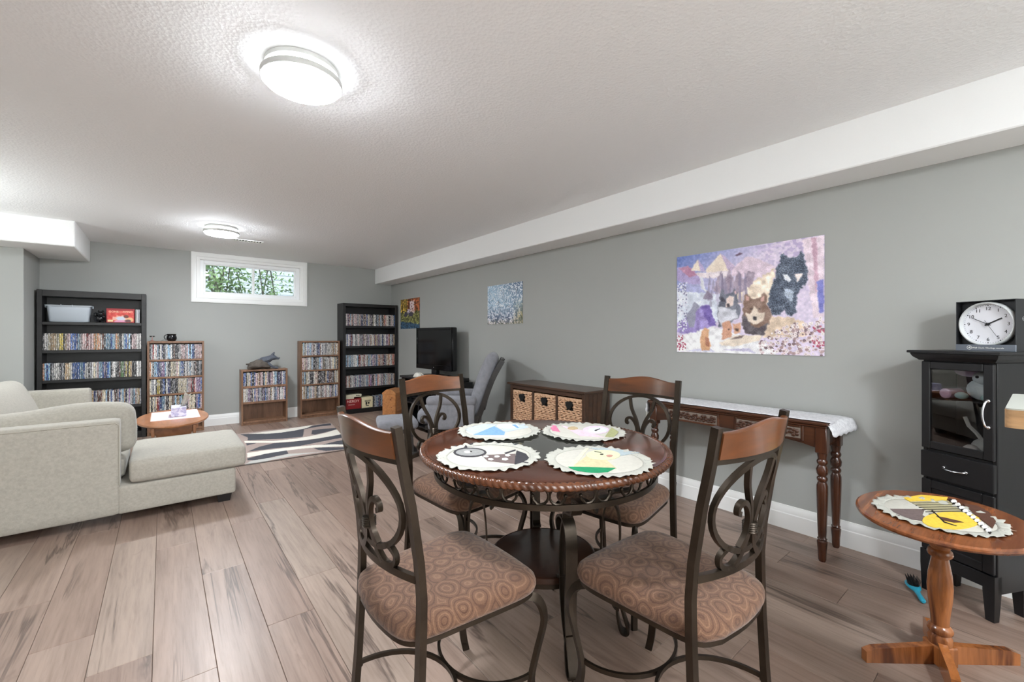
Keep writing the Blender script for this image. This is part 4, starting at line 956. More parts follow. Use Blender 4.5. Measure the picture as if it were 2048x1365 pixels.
MB().lathe([(.06, 0), (.06, .004), (.05, .006)], 20).xf(Matrix.Translation((-.1, 0, .5)) @ Matrix.Rotation(-PI / 2, 4, 'Y')).build('cone', M['hole'], sp)

# pine chest with a hipped lid
ch = thing('wooden_chest', 'small knotty pine chest with sloping lid before the tall bookcase', 'chest', (2.85, 6.436, 0), math.atan2(.643, .768))
# local: x along the long framed side, y = back along the short end
Lx, Ly = .30, .224
MB().box(0, 0, 0, Lx, Ly, .325, .004).build('chest_body', M['pine'], ch, smooth=False)
lid = [[(-.004, -.004, .325), (Lx + .004, -.004, .325), (Lx + .004, Ly + .004, .325), (-.004, Ly + .004, .325)], [(-.004, -.004, .345), (Lx + .004, -.004, .345), (Lx + .004, Ly + .004, .345), (-.004, Ly + .004, .345)], [(.0, .07, .402), (Lx, .07, .402), (Lx, Ly - .07, .402), (.0, Ly - .07, .402)]]
MB().loft(lid).build('lid', M['pine'], ch, smooth=False)
m = MB(); m.box(.02, -.006, .02, .05, .001, .30, .002); m.box(Lx - .05, -.006, .02, Lx - .02, .001, .30, .002); m.box(.05, -.006, .02, Lx - .05, .001, .055, .002); m.box(.05, -.006, .265, Lx - .05, .001, .30, .002)
m.build('panel_frame', M['pine'], ch, smooth=False)
kn = plain('knot_brown', (96, 52, 26), .5)
m = MB()
for y, z, r_ in ((.06, .27, .009), (.085, .24, .012), (.07, .12, .007), (.16, .2, .006), (.05, .05, .006)): m.ball((-.0008, y, z), r_, 8, (.12, 1.3, .7))
m.build('knot', kn, ch)

# ------------------------------------------------------------------ glider chair and ottoman
gl = thing('glider_chair', 'grey cushioned glider chair with dark wood frame by the right wall', 'armchair', (2.512, 4.105, 0), math.atan2(.62, -.78) - PI / 2)
# local: +y is where the sitter faces, x right
W2 = .30
gw = M['gliderwood']; gf = M['gliderfab']
for s in (-1, 1):
    MB().bar([(s * W2, -.34, .045), (s * W2, .34, .045)], .05, .05).build('base_rail', gw, gl, smooth=False)
    MB().bar([(s * W2, -.20, .05), (s * W2, -.26, .42)], .045, .03, (1, 0, 0)).build('post', gw, gl, smooth=False)
    MB().bar([(s * W2, .24, .05), (s * W2, .2, .42)], .045, .03, (1, 0, 0)).build('post', gw, gl, smooth=False)
    MB().bar(spline([(s * (W2 - .02), -.18, .16), (s * (W2 - .02), -.30, .45), (s * (W2 - .03), -.42, .78), (s * (W2 - .04), -.53, .99)], 4), .055, .035, (1, 0, 0)).build('back_post', gw, gl, smooth=False)
    MB().pillow((s * (W2 + .0), .0, .575), (.11, .52, .10), .045, 8, (.004, .0, .006)).build('arm_pad', gf, gl)
    MB().pillow((s * (W2 + .01), .0, .42), (.07, .48, .28), .03, 8).build('arm_side', gf, gl)
for y in (-.3, .3): MB().box(-W2, y - .025, .02, W2, y + .025, .07, .004).build('base_cross_rail', gw, gl, smooth=False)
for z, y in ((.97, -.52), (.5, -.33)): MB().box(-W2 + .05, y - .02, z - .03, W2 - .05, y + .012, z + .03, .006).build('back_rail', gw, gl, smooth=False)
for k in range(5):
    x = -.18 + k * .09
    MB().bar([(x, -.33, .5), (x, -.42, .78), (x, -.52, .97)], .03, .012, (1, 0, 0)).build('back_spindle', gw, gl, smooth=False)
MB().box(-W2 + .03, -.28, .26, W2 - .03, .28, .31, .006).build('seat_frame', gw, gl, smooth=False)
MB().pillow((0, .06, .395), (.50, .62, .16), .06, 10, (0, .01, .03)).build('seat_cushion', gf, gl)
bc = MB().pillow((0, 0, 0), (.52, .13, .68), .062, 14, (.0, .03, .02))
bc.xf(Matrix.Translation((0, -.325, .73)) @ Matrix.Rotation(math.radians(19), 4, 'X'))
bco = bc.build('back_cushion', gf, gl)
m = MB()
for x in (-.12, .12):
    for z in (.62, .84): m.ball((x, -.325 + .08 + (z - .74) * -.34, z), .012, 8)
m.build('button', gf, bco)
ot = thing('ottoman', 'grey padded glider ottoman standing before the glider chair', 'ottoman', (1.93, 4.33, 0), math.atan2(.62, -.78) - PI / 2 + .35)
MB().pillow((0, 0, .335), (.46, .40, .095), .044, 12, (.004, .004, .012)).build('cushion', gf, ot)
for s in (-1, 1):
    MB().bar([(s * .19, -.19, .03), (s * .19, .19, .03)], .05, .05).build('base_rail', gw, ot, smooth=False)
    for y in (-.13, .13): MB().bar([(s * .19, y, .05), (s * .19, y * .9, .29)], .05, .025, (1, 0, 0)).build('leg', gw, ot, smooth=False)
    MB().box(s * .19 - .02, -.16, .25, s * .19 + .02, .16, .30, .004).build('top_rail', gw, ot, smooth=False)
for y in (-.17, .17): MB().box(-.19, y - .02, .02, .19, y + .02, .06, .003).build('base_cross_rail', gw, ot, smooth=False)
MB().box(-.19, -.15, .19, .19, -.135, .25, .003).build('front_board', gw, ot, smooth=False)
MB().box(-.07, -.158, .16, .07, -.151, .185, .001).build('white_tag', M['white'], ot, smooth=False)

# ------------------------------------------------------------------ basket cabinet
bu = thing('basket_cabinet', 'dark wooden cabinet with three seagrass baskets along the right wall', 'cabinet', (2.78, 2.95, 0))
um = M['unit']; y0, y1, xd = -.5, .51, .345
MB().box(-.02, y0 - .02, .755, xd, y1 + .03, .775, .004).build('top_board', um, bu, smooth=False)
for ya, yb in ((y0, y0 + .035), (y1 - .035, y1)): MB().box(0, ya, 0, xd - .01, yb, .755, .003).build('side_panel', um, bu, smooth=False)
for k in range(5): MB().box(.05 + k * .055, y0 - .003, .06, .098 + k * .055, y0 + .001, .74, .001).build('plank', um, bu, smooth=False)
MB().box(0, y0 + .035, .715, .03, y1 - .035, .755, .003).build('front_rail', um, bu, smooth=False)
for z in (.40, .07): MB().box(0, y0 + .035, z - .03, xd - .012, y1 - .035, z, .003).build('shelf', um, bu, smooth=False)
MB().box(xd - .014, y0 + .035, .04, xd - .008, y1 - .035, .755).build('back_panel', um, bu, smooth=False)
bw_ = (y1 - y0 - .07 - .05) / 3
for k in range(2):
    y = y0 + .035 + (k + 1) * bw_ + k * .025
    MB().box(.002, y, .07, xd - .014, y + .025, .715, .003).build('divider', um, bu, smooth=False)
for k in range(3):
    c = y0 + .035 + bw_ / 2 + k * (bw_ + .025)
    MB().box(.012, c - bw_ / 2 + .004, .075, .026, c + bw_ / 2 - .004, .365, .003).build('lower_panel', um, bu, smooth=False)
lab = ('seagrass basket nearest the dining table in the dark cabinet', 'seagrass basket in the middle of the dark cabinet', 'seagrass basket nearest the glider chair in the dark cabinet')
bproto = None
for k in range(3):
    c = 2.95 + y0 + .035 + bw_ / 2 + k * (bw_ + .025)
    if bproto is None:
        hw = bw_ / 2 - .008; bh = .30
        bproto = thing('seagrass_basket', lab[0], 'basket', (2.786, c, .4005), 0, 'seagrass baskets in the dark cabinet')
        m = MB(); rg = random.Random(9)
        # twisted strands, row upon row
        nr = 15
        for side in range(4):
            for q in range(nr):
                z = .008 + q * (bh - .03) / (nr - 1)
                L = hw if side % 2 == 0 else .14
                if side == 0 and .2 < z < .262:
                    segs = ((-L, -.042), (.042, L))
                else: segs = ((-L, L),)
                for sa, sb in segs:
                    n = max(4, int((sb - sa) / .012)); ph = rg.uniform(0, 6)
                    pts = []
                    for i in range(n + 1):
                        u = sa + (sb - sa) * i / n
                        dz = .0045 * math.sin(u * 110 + ph + q * PI); dx = .0055 * math.sin(u * 110 + q * PI + 1)
                        pts.append((.006 + dx, u, z + dz) if side == 0 else (.286 + dx, u, z + dz) if side == 2 else (.146 + u, (hw if side == 1 else -hw) + dx, z + dz))
                    m.tube(pts, .0098, 5)
        st_ = m.build('weave', M['wicker'], bproto); st_['kind'] = 'stuff'
        m = MB(); m.box(.0, -hw - .008, bh - .022, .018, hw + .008, bh, .006); m.box(.274, -hw - .008, bh - .022, .292, hw + .008, bh, .006); m.box(.018, -hw - .008, bh - .022, .274, -hw + .008, bh, .006); m.box(.018, hw - .008, bh - .022, .274, hw + .008, bh, .006)
        m.build('rim', M['wicker'], bproto)
        MB().box(.012, -hw + .003, .002, .02, hw - .003, bh - .015).build('lining', M['hole'], bproto, smooth=False)
        MB().prism([(-.042, .262), (.042, .262), (.036, .232), (.018, .206), (-.018, .206), (-.036, .232)], -.012, .012).xf(Matrix(((0, 0, 1, 0), (1, 0, 0, 0), (0, 1, 0, 0), (0, 0, 0, 1)))).build('handle_hole', M['hole'], bproto, smooth=False)
    else: copy_thing(bproto, (2.786, c, .4005), None, lab[k])

# ------------------------------------------------------------------ console table with lace runner
co = thing('console_table', 'long mahogany console table with turned legs along the right wall', 'console table', (2.965, 1.295, 0))
cm_ = M['console']
HX, HY = .16, .56
MB().box(-HX - .008, -HY, .752, HX - .004, HY, .772, .006).build('table_top', cm_, co, smooth=False)
MB().box(-HX, -HY + .01, .742, HX - .006, HY - .01, .752, .003).build('moulding', cm_, co, smooth=False)
def apron(L, a, b, zt, zc, ze):
    pts = [(a, zt), (b, zt), (b, ze)]
    n = 14
    for i in range(n + 1):
        u = 1 - i / n; pts.append((a + (b - a) * u, ze + (zc - ze) * min(1, 5 * min(u, 1 - u)) ** .6))
    return pts
m = MB(); poly = apron(0, -HY + .055, HY - .055, .742, .655, .625)
for xx in (-HX + .012, HX - .03):
    q = MB().prism(poly, 0, .018); q.v = [(xx + z, x, y) for x, y, z in q.v]
    q.build('apron', cm_, co, smooth=False)
for s in (-1, 1): MB().box(-HX + .03, s * (HY - .045) - .009, .63, HX - .04, s * (HY - .045) + .009, .742, .002).build('side_apron', cm_, co, smooth=False)
legp = [(.015, 0), (.019, .01), (.021, .06), (.024, .09), (.025, .1), (.0255, .112), (.02, .118), (.024, .126), (.019, .134), (.021, .16), (.0255, .3), (.0275, .38), (.027, .42), (.02, .44), (.026, .452), (.026, .462), (.019, .472), (.027, .486), (.029, .51), (.02, .532), (.026, .545), (.026, .556), (.02, .566), (.024, .59), (.026, .602)]
first = None
for sx in (-1, 1):
    for sy in (-1, 1):
        m = MB().lathe(legp, 20); m.box(-.028, -.028, .60, .028, .028, .745, .004)
        if first is None: first = m.mesh('leg', M['console_leg'])
        o = bpy.data.objects.new('leg', first); COL.objects.link(o); o.parent = co; o.location = (sx * (HX - .033) - (.0 if sx < 0 else .004), sy * (HY - .038), 0)
carve = plain('carved_flower', (70, 42, 28), .3, var=.3, vscale=60)
for cy in (-.25, .225):
    dr = frame4(-.19, 0, .19, .088, .014, -.008, .004, .003)
    dr.xf(Matrix.Translation((-HX + .012, cy, .652)) @ Matrix.Rotation(-PI / 2, 4, 'Z'))
    do_ = dr.build('drawer', cm_, co, smooth=False)
    MB().box(-HX + .009, cy - .178, .664, -HX + .0125, cy + .178, .728).build('drawer_back', plain('carving_ground', (128, 116, 106), .3), do_, smooth=False)
    m = MB(); rg = random.Random(int(cy * 100))
    for k in range(6):
        fy = cy - .145 + k * .058
        for q in range(5):
            a = 2 * PI * q / 5 + k; m.ball((-HX + .006, fy + .016 * math.cos(a), .696 + .015 * math.sin(a)), .011, 7, (.5, 1, 1))
        m.ball((-HX + .003, fy, .696), .007, 7)
        m.ball((-HX + .007, fy + .028, .696 + rg.choice((-.018, .018))), .010, 6, (.4, 1.5, .7)); m.ball((-HX + .007, fy + .028, .696), .008, 6, (.4, .8, 1.2))
    cv = m.build('carving', carve, do_); cv['kind'] = 'stuff'

rn = thing('table_runner', 'white lace runner with scalloped edge lying on the console table', 'table runner', (2.965, 1.295, .7722))
path = [(-.60, -.065), (-.588, -.028), (-.568, .002), (-.54, .004), (.54, .004), (.566, .002), (.578, -.03), (.582, -.09)]
pp = []
for i in range(len(path) - 1):
    n = 40 if i == 3 else 3
    for k in range(n): pp.append(tuple(path[i][q] + (path[i + 1][q] - path[i][q]) * k / n for q in (0, 1)))
pp.append(path[-1])
vs = []; NX = 11
for j, (y, z) in enumerate(pp):
    for i in range(NX):
        u = -1 + 2 * i / (NX - 1)
        w = .148 + (.006 * (j % 2) if i in (0, NX - 1) else 0)
        yy, zz = y, z + .0009 * math.sin(j * 1.3 + i * 2.1)
        if j == 0 or j == len(pp) - 1:
            zz -= .008 * (i % 2)
        if j < 6: yy -= .02 * u * (z < 0) ; zz += .006 * u * (z < 0)
        vs.append((u * w - .004, yy, zz))
fs = [(j * NX + i, j * NX + i + 1, (j + 1) * NX + i + 1, (j + 1) * NX + i) for j in range(len(pp) - 1) for i in range(NX - 1)]
ro = MB().add(vs, fs).build('runner_cloth', M['runner'], rn)
md = ro.modifiers.new('thickness', 'SOLIDIFY'); md.thickness = .002; md.offset = 1
m = MB()
for i in range(7): m.tube([(-.14 + i * .045, .583, -.088), (-.14 + i * .045, .586, -.125)], .004, 5)
ft = m.build('tassel', M['linen'], rn); ft['kind'] = 'stuff'
# ------------------------------------------------------------------ rug
RC = {'taupe': (164, 146, 138), 'charcoal': (72, 72, 78), 'cream': (226, 220, 208), 'pale': (188, 186, 180)}
q = [np.array(p) for p in ((.45, 4.853), (1.625, 4.79), (1.862, 6.386), (.50, 6.42))]
nu, nv = 170, 190
u = np.linspace(0, 1, nu)[None, :, None]; v = np.linspace(0, 1, nv)[:, None, None]
XY = (q[0] * (1 - u) + q[1] * u) * (1 - v) + (q[3] * (1 - u) + q[2] * u) * v
C = np.zeros((nv, nu, 3)); C[:] = RC['taupe']
for nme, p in DATA['rug']:
    C[inside(XY[..., 0], XY[..., 1], p)] = RC[nme]
c = C / 255.0; c = np.where(c <= .04045, c / 12.92, ((c + .055) / 1.055) ** 2.4)
V_ = np.concatenate([XY.reshape(-1, 2), np.full((nu * nv, 1), .013)], 1)
idx = np.arange(nu * nv).reshape(nv, nu)
F = np.stack([idx[:-1, :-1], idx[:-1, 1:], idx[1:, 1:], idx[1:, :-1]], -1).reshape(-1, 4)
loop = list(idx[0, :]) + list(idx[1:, -1]) + list(idx[-1, -2::-1]) + list(idx[-2:0:-1, 0])
n0 = nu * nv
Vb = [(V_[i][0], V_[i][1], .0005) for i in loop]
Fs = [tuple(int(a) for a in f) for f in F] + [(int(loop[i]), n0 + i, n0 + (i + 1) % len(loop), int(loop[(i + 1) % len(loop)])) for i in range(len(loop))]
me = bpy.data.meshes.new('area_rug'); me.from_pydata([tuple(p) for p in V_] + Vb, [], Fs)
at = me.color_attributes.new('Col', 'FLOAT_COLOR', 'POINT')
CC = np.ones((n0 + len(loop), 4), np.float32); CC[:n0, :3] = c.reshape(-1, 3); CC[n0:, :3] = .06
at.data.foreach_set('color', CC.ravel()); me.materials.append(M['rug'])
o = bpy.data.objects.new('area_rug', me); COL.objects.link(o)
tag(o, 'charcoal cream and taupe swirl-patterned rug on the plank floor', 'rug')

# ------------------------------------------------------------------ sectional sofa
so = thing('sectional_sofa', 'light beige fabric sectional sofa with a chaise in the left foreground', 'sofa', (-.7, 4.9, 0))
so_o = Vector((-.7, 4.9, 0))
def sp_(name, c, size, r, n=12, puff=(0, 0, 0), rot=None, wob=0, seed=0, mat='sofa', parent=so):
    m = MB().pillow((0, 0, 0), size, r, n, puff, wob, seed)
    M4 = Matrix.Translation(Vector(c) - so_o)
    if rot: M4 = M4 @ Matrix.Rotation(rot[1], 4, rot[0])
    return m.xf(M4).build(name, M[mat], parent, weld=True, angle=60)
def bx_(name, x0, y0, z0, x1, y1, z1, r=.02, **k):
    return sp_(name, ((x0 + x1) / 2, (y0 + y1) / 2, (z0 + z1) / 2), (x1 - x0, y1 - y0, z1 - z0), r, 10, **k)
arm1 = bx_('arm', -1.62, 3.85, .062, -.222, 4.0, .692, .022)
bx_('arm', -1.62, 6.39, .062, -.60, 6.54, .69, .03)
bx_('back_frame', -1.64, 3.99, .062, -1.38, 6.40, .78, .04)
bx_('chaise_base', -.235, 3.853, .062, .43, 4.615, .252, .018)
bx_('seat_base', -1.40, 3.99, .062, -.60, 6.40, .252, .02)
bx_('chaise_cushion', -.178, 3.835, .256, .497, 4.60, .418, .038, puff=(.004, .004, .010))
bx_('seat_cushion', -1.38, 4.62, .256, -.61, 6.38, .425, .045, puff=(.0, .0, .015))
bx_('seat_cushion', -1.38, 4.01, .256, -.20, 4.60, .405, .045, puff=(.0, .0, .005))
sp_('back_cushion', (-1.02, 5.28, .64), (.18, 1.25, .42), .08, 12, (.05, .02, .02), ('Y', math.radians(-22)))
sp_('back_cushion', (-.775, 4.115, .585), (1.24, .19, .35), .075, 18, (.01, .035, .008), ('Y', math.radians(-2.2)), .014, 3)
m = MB()
for pts in ([(-1.55, 3.852, .672), (-.245, 3.852, .672), (-.226, 3.854, .655), (-.224, 3.854, .26)],):
    m.tube([tuple(Vector(p) - so_o) for p in pts], .0045, 6)
m.build('piping', M['sofaseam'], arm1)
for x, y in ((.36, 3.93), (.36, 4.54), (-1.5, 3.95), (-1.5, 6.45), (-.70, 6.45)):
    rg_ = [[(x + sx * a - so_o.x, y + sy * a - so_o.y, z) for sx, sy in ((-1, -1), (1, -1), (1, 1), (-1, 1))] for a, z in ((.036, .0), (.048, .064))]
    MB().loft(rg_).build('foot', M['darkleg'], so, smooth=False)

# ------------------------------------------------------------------ oval oak table with paper and tissues
oc = thing('oval_side_table', 'oval oak side table between the chaise and the shelves', 'side table', (.075, 5.08, 0))
m = MB()
m.loft([[(a_ * math.cos(t_), b__ * math.sin(t_), z) for t_ in [2 * PI * k / 56 for k in range(56)]] for a_, b__, z in ((.245, .495, .474), (.26, .515, .480), (.267, .525, .490), (.263, .52, .499), (.25, .508, .501))])
m.build('table_top', M['oak'], oc)
for y in (-.33, .33):
    MB().prism([(-.2, .0), (.2, 0), (.2, .03), (.12, .06), (.10, .2), (.12, .40), (.17, .44), (.17, .474), (-.17, .474), (-.17, .44), (-.12, .40), (-.10, .2), (-.12, .06), (-.2, .03)], y - .014, y + .014).xf(Matrix(((1, 0, 0, 0), (0, 0, 1, 0), (0, 1, 0, 0), (0, 0, 0, 1)))).build('trestle_leg', M['oak'], oc, smooth=False)
for x in (-.14, .14): MB().box(x - .011, -.40, .40, x + .011, .40, .474, .003).build('apron', M['oak'], oc, smooth=False)
MB().box(-.011, -.316, .12, .011, .316, .2, .003).build('stretcher', M['oak'], oc, smooth=False)
pm = NT('floral_paper'); f_ = pm.noise(pm.coords(), 16, 3, .6, 1.0)
pm.set(col=pm.ramp(f_, [(.36, lin((176, 160, 200))), (.46, lin((240, 226, 232))), (.7, lin((236, 206, 200)))]), rough=.6)
pa = thing('place_mat', 'pale pink floral paper mat on the oval oak table', 'mat', (.092, 5.17, .5012))
MB().box(-.178, -.272, 0, .178, .272, .0012).build('mat_sheet', pm.m, pa, smooth=False)
m = frame4(-.178, -.272, .178, .272, .012, .0012, .0016, 0)
m.v = [(x, z, y) for x, y, z in m.v]
m.build('border', plain('pink_border', (236, 190, 182), .6), pa, smooth=False)
tb_m = NT('tissue_box_print'); f_ = tb_m.noise(tb_m.coords(), 26, 3, .6, 1.2)
tb_m.set(col=tb_m.ramp(f_, [(.45, lin((176, 174, 206))), (.6, lin((226, 224, 236)))]), rough=.5)
tb = thing('tissue_box', 'lilac patterned tissue box with a tissue pulled up on the oval table', 'tissue box', (.115, 5.13, .5029))
MB().box(-.055, -.105, 0, .055, .105, .085, .003).build('box_body', tb_m.m, tb, smooth=False)
m = MB(); n = 9; vs = []
for j in range(7):
    w = .035 + .004 * j; z = .08 + .02 * j
    for i in range(n):
        a = -1 + 2 * i / (n - 1)
        vs.append((.012 + a * w * .5 + .010 * j, a * w * .7 + .014 * math.sin(a * 5 + j), z + .016 * math.cos(a * 3.1 + j * .4) - .01 * a * a))
m.add(vs, [(j * n + i, j * n + i + 1, (j + 1) * n + i + 1, (j + 1) * n + i) for j in range(6) for i in range(n - 1)])
to = m.build('tissue', M['linen'], tb); md = to.modifiers.new('thickness', 'SOLIDIFY'); md.thickness = .001
bk = plain('folded_magazine', (196, 196, 204), .5)
for k in range(6):
    o = MB().box(-.10, -.07, 0, .10, .07, .010, .001).build('magazine', plain('magazine_cover_%d' % k, ((60, 62, 70), (206, 206, 210), (90, 92, 100), (220, 218, 216), (70, 74, 84), (150, 152, 160))[k], .4), None, smooth=False)
    o.location = (-.345, 7.10, .0802 + k * .0104); o.rotation_euler = (0, 0, (.05, -.04, .08, 0, -.06, .03)[k])
    tag(o, ORD[k] + ' magazine from the bottom of the low stack in the wide black bookcase', 'magazine', 'stack of magazines in the black bookcase')

# ------------------------------------------------------------------ dining table
DT = thing('dining_table', 'round cherry dining table with rope edge on scrolled iron legs', 'dining table', (1.305, 1.39, 0))
iron = M['iron']
ZT, RT = .778, .516
N = 96
octv = [(.275 / max(abs(math.cos((t_ - PI / 8 * 0) % (PI / 4) - PI / 8)), .92)) * math.cos(PI / 8) for t_ in [2 * PI * k / N for k in range(N)]]
ang = [2 * PI * k / N for k in range(N)]
rings = [[(octv[k] * math.cos(ang[k]), octv[k] * math.sin(ang[k]), z) for k in range(N)] for z in (.752,)]
rings += [[(RT * math.cos(a), RT * math.sin(a), z) for a in ang] for z in (.752,)]
rings += [[((RT - .001) * math.cos(a), (RT - .001) * math.sin(a), .776) for a in ang], [((RT - .008) * math.cos(a), (RT - .008) * math.sin(a), ZT) for a in ang], [((RT - .012) * math.cos(a), (RT - .012) * math.sin(a), ZT - .0015) for a in ang], [((RT - .018) * math.cos(a), (RT - .018) * math.sin(a), ZT) for a in ang]]
rings += [[((octv[k] + .006) * math.cos(ang[k]), (octv[k] + .006) * math.sin(ang[k]), ZT) for k in range(N)], [(octv[k] * math.cos(ang[k]), octv[k] * math.sin(ang[k]), ZT - .004) for k in range(N)], rings[0]]
MB().loft(rings, caps=False).build('table_top', M['cherry'], DT, angle=30)
rings = [[((octv[k] - .0008) * math.cos(ang[k]), (octv[k] - .0008) * math.sin(ang[k]), z) for k in range(N)] for z in (.768, .7745)]
MB().loft(rings).build('glass_inset', M['tableglass'], DT, angle=30)
nt, na = 140, 12
vs = []
tot = nt * 10
for i in range(tot):
    t_ = 2 * PI * i / tot
    for k in range(na):
        a = 2 * PI * k / na
        rr_ = .0148 * (.76 + .27 * abs(math.sin(a + nt * t_ / 2)))
        r_ = RT + .006 + rr_ * math.cos(a)
        vs.append((r_ * math.cos(t_), r_ * math.sin(t_), .7622 + rr_ * 1.05 * math.sin(a)))
m = MB().add(vs, [(i * na + k, i * na + (k + 1) % na, ((i + 1) % tot) * na + (k + 1) % na, ((i + 1) % tot) * na + k) for i in range(tot) for k in range(na)])
m.build('rope_edge', M['rope'], DT, angle=50)
circ = lambda r, z, n=72: [(r * math.cos(2 * PI * k / n), r * math.sin(2 * PI * k / n), z) for k in range(n)]
MB().bar(circ(.472, .676), .010, .020, (0, 0, 1), True).build('lower_ring', iron, DT, angle=30)
MB().bar(circ(.462, .746), .022, .010, (0, 0, 1), True).build('upper_ring', iron, DT, angle=30)
# scroll pairs of the apron: one of each hand, shared mesh
def cyl(u_, z, r=.468): return (r * math.cos(u_ / r), r * math.sin(u_ / r), z)
def cscroll(s):
    p = [(s * .058, .744), (s * .040, .743)] + [(s * (.030 + .028 * math.cos(a)), .7135 + .0285 * math.sin(a)) for a in np.linspace(PI / 2, 3 * PI / 2 + .35, 12)] + [(s * .052, .700), (s * .0555, .714)]
    m = MB().tube([cyl(u_, z) for u_, z in p], .0050, 6)
    c = cyl(*p[-1]); m.ball(c, .0072, 8)
    return m.mesh('scroll', iron)
cs = [cscroll(1), cscroll(-1)]
for k in range(18):
    for me_ in cs:
        o = bpy.data.objects.new('scroll', me_); COL.objects.link(o); o.parent = DT; o.rotation_euler = (0, 0, math.radians(20 * k + 9))
# legs
def table_leg():
    m = MB()
    up = (0, 1, 0)
    def P3(seq): return [(r_, 0, z) for r_, z in spline(seq, 5)]
    m.bar(P3([(.235, .498), (.222, .512), (.222, .535), (.242, .556), (.275, .562), (.305, .545), (.322, .50), (.328, .42), (.322, .32), (.318, .22), (.330, .13), (.350, .06), (.362, .02), (.350, .006), (.332, .016), (.320, .06), (.316, .11), (.330, .15)]), .009, .046, up)
    q_ = MB().bar(P3([(.280, .556), (.262, .50), (.252, .40), (.252, .30), (.268, .20), (.300, .12), (.322, .10)]), .008, .038, up)
    m.add(q_.v, q_.f)
    q_ = MB().bar(P3([(.285, .562), (.30, .59), (.345, .600), (.375, .615), (.38, .668)]), .008, .042, up); m.add(q_.v, q_.f)
    q_ = MB().bar(P3([(.38, .668), (.42, .674), (.468, .676)]), .008, .046, up); m.add(q_.v, q_.f)
    q_ = MB().bar(P3([(.255, .33), (.235, .315), (.215, .312)]), .008, .038, up); m.add(q_.v, q_.f)
    m.ball((.355, 0, .0035), .011, 8, (1, 1, .8))
    m.v = [(x, y, max(.0, z)) for x, y, z in m.v]
    return m.mesh('leg', iron, angle=30)
lm = table_leg()
for a in (-115, -55, 55, 146):
    o = bpy.data.objects.new('leg', lm); COL.objects.link(o); o.parent = DT; o.rotation_euler = (0, 0, math.radians(a))
MB().lathe([(.0, .272), (.212, .272), (.222, .276), (.225, .284), (.225, .300), (.218, .304), (.215, .302), (.19, .3035), (.0, .3035)], 64, caps=False).build('lower_shelf', M['shelf_dark'], DT, angle=30)
MB().lathe([(.213, .256), (.219, .256), (.219, .274), (.213, .274), (.213, .256)], 64, caps=False).build('shelf_band', iron, DT)
for k in range(4):
    a = math.radians(45 * (2 * k + 1)); MB().bar([(0.10 * math.cos(a), .10 * math.sin(a), .748), (.462 * math.cos(a), .462 * math.sin(a), .748)], .03, .006, (0, 0, 1)).build('support_bar', iron, DT)

# ------------------------------------------------------------------ place mats with frilled edges
MC = {'taupe': (112, 98, 96), 'charcoal': (64, 62, 66), 'ash': (150, 150, 148), 'white': (240, 240, 236), 'ink': (44, 38, 36), 'cream': (222, 218, 190), 'mist': (170, 182, 186), 'print': (206, 196, 158), 'green': (40, 142, 96), 'butter': (212, 214, 178), 'pink': (190, 140, 126), 'sky': (126, 164, 200), 'paleblue': (190, 202, 226), 'frost': (222, 226, 236), 'rose': (214, 124, 156), 'blush': (234, 200, 212), 'tan': (190, 168, 132), 'lilac': (226, 208, 226), 'sage': (164, 166, 122), 'straw': (168, 160, 128), 'yellow': (232, 196, 74), 'brown': (92, 62, 50)}
MCM = {}
def cloth_mat(nm):
    if nm not in MCM: MCM[nm] = plain('applique_' + nm, MC[nm], .9, var=.12, vscale=90, bump=.25, bscale=300, spec=.2)
    return MCM[nm]
def place_mat(label, cx, cy, zt, Rm, patches, seed, group=None):
    t = thing('placemat', label, 'placemat', (cx, cy, zt), 0, group)
    rg = random.Random(seed); n = 180; rin = Rm * .845
    ph = [rg.uniform(0, 6.28) for _ in range(6)]
    # padded disc
    MB().loft([[(r_ * math.cos(2 * PI * k / 64), r_ * math.sin(2 * PI * k / 64), z) for k in range(64)] for r_, z in ((rin * .99, .0004), (rin, .002), (rin * .97, .0042), (rin * .5, .005), (rin * .05, .005))]).build('quilted_disc', M['linen'], t)
    # gathered frill
    rings = []
    for j in range(5):
        f = j / 4
        ring = []
        for k in range(n):
            a = 2 * PI * k / n
            wv = math.sin(31 * a + ph[0] + .8 * math.sin(5 * a + ph[1])) * .55 + math.sin(19 * a + ph[2]) * .35 + math.sin(47 * a + ph[3]) * .3
            r_ = rin * .96 + (Rm - rin * .96) * f + f * (.004 * math.sin(24 * a + ph[4]) + .004 * math.sin(37 * a + ph[5]))
            z = .0052 - .002 * f + f * (.0035 + .0045 * wv)
            ring.append((r_ * math.cos(a), r_ * math.sin(a), max(.0008, z)))
        rings.append(ring)
    o = MB().loft(rings, caps=False).build('frill', M['lace'], t, angle=80)
    md = o.modifiers.new('thickness', 'SOLIDIFY'); md.thickness = .0008
    for k, (nm, poly) in enumerate(patches):
        p = [(x - cx, y - cy) for x, y in poly]
        MB().prism(p, .0046, .0058 + .00022 * k).build('patch', cloth_mat(nm), t, smooth=False)
    return t
gp = 'frilled place mats on the dining table'
ZM = ZT + .0002
place_mat('frilled white place mat with charcoal hat and white stars on brown', .984, 1.359, ZM, .197, DATA['m1'], 1, gp)
place_mat('frilled white place mat with green band and cream oval', 1.268, 1.051, ZM, .197, DATA['m2'], 2, gp)
place_mat('frilled white place mat with pale blue patchwork', 1.285, 1.688, ZM, .200, DATA['m3'], 3, gp)
place_mat('frilled white place mat with pink and sage patchwork', 1.594, 1.414, ZM, .200, DATA['m4'], 4, gp)

